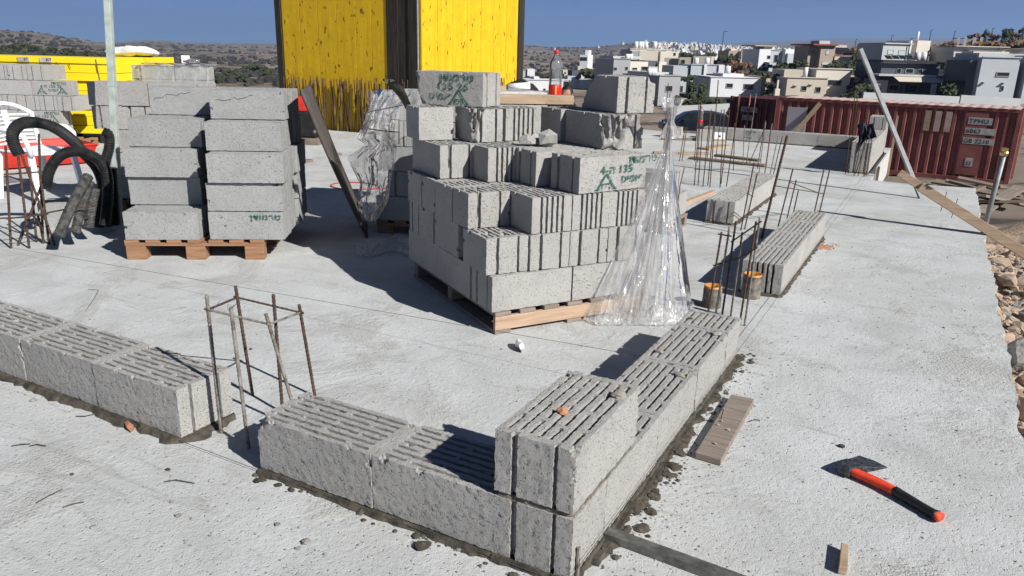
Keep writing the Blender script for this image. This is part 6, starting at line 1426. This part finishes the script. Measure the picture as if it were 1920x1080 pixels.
TB = [('dark green tree right of the cream-sided house', 1298, 160, 205, 96, 30, 'foliage'), ('dark shrub at the foot of the cream-sided house', 1278, 182, 206, 94, 22, 'foliage'), ('dark bush before the blue-grey long house', 1300, 142, 155, 118, 34, 'foliage'), ('dark tree between the white house and the low beige house', 1460, 146, 182, 104, 30, 'foliage'), ('dark tree right of it against the low beige house', 1446, 158, 186, 102, 22, 'foliage'), ('rust-brown tree in front of the pergola house', 1385, 120, 142, 126, 34, 'foliage_dry'), ('dark trees at the pergola house, left side', 1362, 106, 120, 146, 26, 'foliage'),
 ('dark garden bush behind the low white house terrace', 1478, 118, 132, 128, 40, 'foliage'), ('dark green trees between the tower house and the steel prop', 1612, 108, 142, 116, 30, 'foliage'), ('dry brown bushes on the slope above the stone wall', 1625, 92, 112, 140, 44, 'foliage_dry'), ('garden bush in front of the solar-panel house', 1582, 116, 130, 118, 30, 'foliage'), ('dark bush under the low beige house side', 1600, 158, 178, 98, 24, 'foliage'), ('dark hedge left of the slate-grey house', 1625, 140, 175, 96, 26, 'foliage'), ('dry bush on the slope between the two right-hand houses', 1765, 92, 122, 122, 26, 'foliage_dry'),
 ('dark tree gap right of the slate-grey house', 1782, 128, 178, 98, 30, 'foliage'), ('tall dark shrub left of the right edge house', 1812, 140, 182, 90, 26, 'foliage'), ('small tree on the hilltop, left of the lamp post', 1845, 60, 84, 152, 10, 'foliage'), ('brown bush on the hilltop behind the columns', 1828, 66, 84, 156, 22, 'foliage_dry'), ('hilltop tree with wind-bent crown at right', 1886, 57, 82, 150, 18, 'foliage'), ('slim hilltop tree at the right edge', 1911, 55, 82, 150, 10, 'foliage'), ('brown hilltop bush right of the lamp post', 1860, 66, 84, 152, 18, 'foliage_dry'), ('second brown hilltop bush near the right edge', 1900, 66, 84, 152, 18, 'foliage_dry'),
 ('bush beside the parked car', 1370, 203, 230, 56, 16, 'foliage_dry'), ('dark bush between the valley houses', 1030, 140, 150, 180, 24, 'foliage'), ('dark shrub behind the grey fence wall', 1345, 188, 200, 74, 40, 'foliage'), ('green shrub behind the fence wall, left', 1310, 186, 202, 72, 26, 'foliage')]
for i, (lab, x, yt, yb, D, wp, m) in enumerate(TB): tree(lab, x, yt-2, yb+3, D, wp*1.3, m, 650, i, 'tree' if (yb-yt) > 18 else 'bush', True)
rg = random.Random(77); nb_ = 0
for (x, yt, yb, D, wp) in [(1296, 128, 150, 126, 40), (1440, 134, 152, 122, 44), (1418, 124, 140, 134, 40), (1500, 112, 134, 124, 26), (1340, 112, 126, 158, 60), (1560, 122, 134, 112, 50), (1606, 120, 150, 108, 36), (1640, 100, 120, 138, 40), (1756, 100, 130, 120, 30), (1776, 110, 150, 106, 34), (1798, 130, 175, 92, 30), (1440, 178, 198, 80, 60), (1600, 165, 182, 88, 40), (1620, 155, 180, 90, 50), (1286, 186, 206, 86, 40), (1790, 150, 180, 86, 50), (1110, 132, 146, 150, 60), (1046, 138, 150, 150, 40), (1240, 104, 112, 165, 40), (1310, 100, 110, 190, 60), (1660, 86, 96, 160, 60), (1770, 82, 96, 152, 60), (1850, 80, 92, 150, 80), (1905, 78, 92, 146, 70)]:
    tree('dark garden bush filling a gap between houses on the slope', x, yt, yb, D, wp, 'foliage' if yt > 98 else 'foliage_dry', 520, 200+nb_, 'bush', False)['group'] = 'garden bushes between the houses'; nb_ += 1
# dark bushes along the crest at left
LBs = [(20, 88, 108, 200, 60), (45, 84, 100, 230, 70), (95, 92, 108, 190, 55), (130, 94, 110, 190, 50), (165, 96, 112, 180, 50), (60, 98, 110, 170, 60), (185, 102, 113, 175, 34), (0, 92, 110, 190, 40), (430, 132, 142, 160, 30), (455, 138, 150, 150, 36), (500, 130, 140, 170, 34), (415, 140, 152, 140, 24), (480, 122, 130, 220, 40), (235, 106, 114, 190, 30), (300, 108, 118, 220, 40)]
for i, (x, yt, yb, D, wp) in enumerate(LBs): tree('dark scrub bush on the near crest at left' if x < 320 else 'dark scrub bush on the slope left of the yellow tower', x, yt, yb, D, wp, 'foliage', 380, 60+i, 'bush', False)['group'] = 'scrub bushes on the near crest' if x < 320 else 'scrub bushes left of the tower'
# scrub dots over the hills
scb = MB(); rg = random.Random(21); ico = bmesh.new(); bmesh.ops.create_icosphere(ico, subdivisions=1, radius=1); IV = [v.co.copy() for v in ico.verts]; IF = [tuple(v.index for v in f.verts) for f in ico.faces]; ico.free()
cnt = 0
for i in range(5500):
    x = rg.uniform(-60, 1980); d = ray(x, 97.87+(x-960)*.0252); a = math.atan2(d.x, d.y); r = 150*math.exp(rg.random()*math.log(1700/150))
    if 1120 < x and r < 230: continue
    if x > 1450 and r < 320: continue
    X, Y = CAM.x+math.sin(a)*r, CAM.y+math.cos(a)*r
    if hnoise(X*.015, Y*.015, 9)+.5*hnoise(X*.06, Y*.06, 3) < -.35+.5*rg.random()-.4: continue
    z = tz(X, Y); s = rg.uniform(.5, 1.5)*(.8+r/900)
    scb.add([(X+v.x*s*rg.uniform(.8, 1.3), Y+v.y*s*rg.uniform(.8, 1.3), z+v.z*s*.7+.2) for v in IV], IF); cnt += 1
tag(scb.build('scrub', 'scrub'), 'dark scrub dotted over the dry hillsides', 'scrub', kind='stuff')
# village on the far hill
vm = []
for k, (w_, d_, h_) in enumerate(((6, 5, 4), (8, 6, 4.5), (5, 5, 5), (9, 5, 3.2))):
    m = MB().box((0, 0, h_/2-1), (w_, d_, h_+2)); m.box((w_*.2, d_*.1, h_+.9), (w_*.4, d_*.5, 1.8)); me = m.mesh('village_house'); me.materials.append(MAT[['h_lgrey', 'h_cream', 'h_white', 'h_beige'][k]]); vm.append(me)
rg = random.Random(4); nv = 0
while nv < 200:
    x = rg.uniform(1085, 1700); yh = 97.87+(x-960)*.0252; d = ray(x, yh); a = math.atan2(d.x, d.y); r = 820+(rg.random())*1150; r = 1/(rg.random()/820+(1-rg.random())/2000) if False else 1/(1/820-rg.random()*(1/820-1/2020))
    den = math.exp(-((x-1335)/120)**2)*.9+.04
    if r < 1300: den *= .35
    if x < 1210: den *= .3*(r > 1600)+.05
    if rg.random() > den: continue
    X, Y = CAM.x+math.sin(a)*r, CAM.y+math.cos(a)*r
    tag(put('village_house', rg.choice(vm), None, (X, Y, tz(X, Y)+.5), rg.uniform(0, 3)), 'tiny pale house of the village on the distant hillside', 'house', 'village houses on the distant hill'); nv += 1

# ------------------------------------------------------------------ small stuff on the slab
gv = MB(); rg = random.Random(33)
def okspot(x, y): return not (-.27 < x < .02 and -.02 < y < 2.05) and not (x < -.2 and -.02 < y < .27 and x > -4) and x < 1.18
for i in range(3800):
    k = rg.random()
    if k < .45: x, y = rg.uniform(-3.2, .3), rg.uniform(-1.3, -.02)
    elif k < .62: x, y = rg.gauss(.10, .10), rg.uniform(.0, 2.2)
    elif k < .8: x, y = rg.uniform(.05, 1.2), rg.uniform(-.3, 4.5)
    else: x, y = rg.uniform(-4, 1.1), rg.uniform(.3, 6)
    if not okspot(x, y): continue
    r = .0012+.0042*rg.random()**3
    if k > .8: r *= 1.2
    gv.blob((x, y, r*.4), (r, r*rg.uniform(.6, 1), r*.6), i, 1, .3) if r > .003 else gv.box((x, y, r*.5), (r*2, r*1.5, r*1.2), Matrix.Rotation(rg.random()*3, 3, 'Z'))
tag(gv.build('gravel', 'pebble'), 'fine grit and small pebbles scattered on the slab', 'gravel', kind='stuff')
for i, (x, y, r) in enumerate(((316, 882, .012), (335, 968, .014), (322, 942, .010), (205, 785, .010), (520, 985, .013), (575, 1018, .022), (470, 655, .012), (560, 1030, .012), (610, 1040, .010), (940, 655, .007), (1690, 940, .007), (1770, 615, .012), (1578, 838, .018), (860, 1032, .012), (62, 752, .018), (135, 890, .010), (175, 990, .012), (400, 1000, .009))):
    r *= .7; P = gr(x, y); tag(MB().blob((0, 0, 0), (r*1.3, r, r*.6), 90+i, 1, .3).build('pebble', 'pebble' if i % 3 else 'mortar', loc=(P.x, P.y, r*.4), rz=i), 'loose pebble lying on the foreground slab', 'pebble', 'loose pebbles on the foreground slab')
# mortar droppings along the right face and front of the corner wall
md = MB(); rg = random.Random(8)
for i in range(230):
    if rg.random() < .85: x, y = .012+abs(rg.gauss(0, .055)), rg.uniform(.05, 2.1)
    else: x, y = rg.uniform(-1.2, .0), -.01-abs(rg.gauss(0, .028))
    r = .003+.011*rg.random()**2.4
    if x > .09: r *= .6
    md.blob((x, y, r*.3), (r*1.2, r*rg.uniform(.8, 1.4), r*.5), i, 1, .35)
for i in range(16):
    y = rg.uniform(.2, 1.2); x = .02+abs(rg.gauss(.01, .025)); r = rg.uniform(.010, .022); md.blob((x, y, r*.2), (r*1.3, r*1.1, r*.5), 900+i, 2, .30)
tag(md.build('mortar_droppings', 'mortar'), 'dark mortar crumbs dropped along the corner wall', 'mortar', kind='stuff')
for i, (x, y, r) in enumerate(((1183, 952, .024), (1205, 993, .020), (1176, 995, .016), (1222, 962, .016), (1262, 875, .02), (792, 1027, .022), (1166, 992, .012))):
    P = gr(x, y); tag(MB().blob((0, 0, 0), (r*1.25, r, r*.55), 140+i, 2, .25).build('mortar_lump', 'mortar', loc=(P.x, P.y, r*.3), rz=i*.8), ('flattened dark mortar lump on the slab right of the corner wall' if i != 5 else 'dark mortar lump on the slab below the front run of the corner wall'), 'mortar', 'mortar lumps by the corner wall' if i != 5 else None)
# lumps of mortar left on top of the walls
for i, (x, y, s_) in enumerate(((1275, 704, .02), (1237, 660, .016), (1342, 627, .02), (1297, 598, .014), (1160, 742, .022), (1385, 640, .0), (1055, 772, .016))):
    if not s_: continue
    z = BB+.195 if i not in (4, 6) else BB+.41; P = gr(x, y, z); MB().blob((0, 0, 0), (s_*1.2, s_, s_*.6), 170+i, 2, .25).build('mortar_dab', 'mortar_dry' if i != 6 else 'brick_chip', cw, loc=(P.x, P.y, z+s_*.2))
# damp stain patch (rust-brown sawdust) by the second wall
sd = MB(); rg = random.Random(3)
for i in range(160):
    P = gr(1545+22*rg.gauss(0, .6), 463+4*rg.gauss(0, .8)); r = rg.uniform(.003, .009); sd.blob((P.x, P.y, r*.3), (r, r, r*.5), i, 1, .3)
tag(sd.build('brick_dust', 'brick_chip'), 'scatter of reddish crumbs at the far end of the second wall', 'crumbs', kind='stuff')

# ------------------------------------------------------------------ air
def haze():
    m = bpy.data.materials.new('valley_haze'); m.use_nodes = True; n = m.node_tree; n.nodes.clear()
    out = n.nodes.new('ShaderNodeOutputMaterial'); pv = n.nodes.new('ShaderNodeVolumePrincipled')
    pv.inputs['Color'].default_value = (.42, .62, 1.0, 1); pv.inputs['Density'].default_value = HAZE; pv.inputs['Anisotropy'].default_value = .2
    n.links.new(pv.outputs[0], out.inputs['Volume'])
    o = MB().box((CAM.x, CAM.y, 100), (14600, 14600, 400)).build('haze', m); tag(o, 'thin blue haze filling the valley air', 'haze', kind='stuff'); o.display_type = 'WIRE'
HAZE = 0.00021
if HAZE: haze()
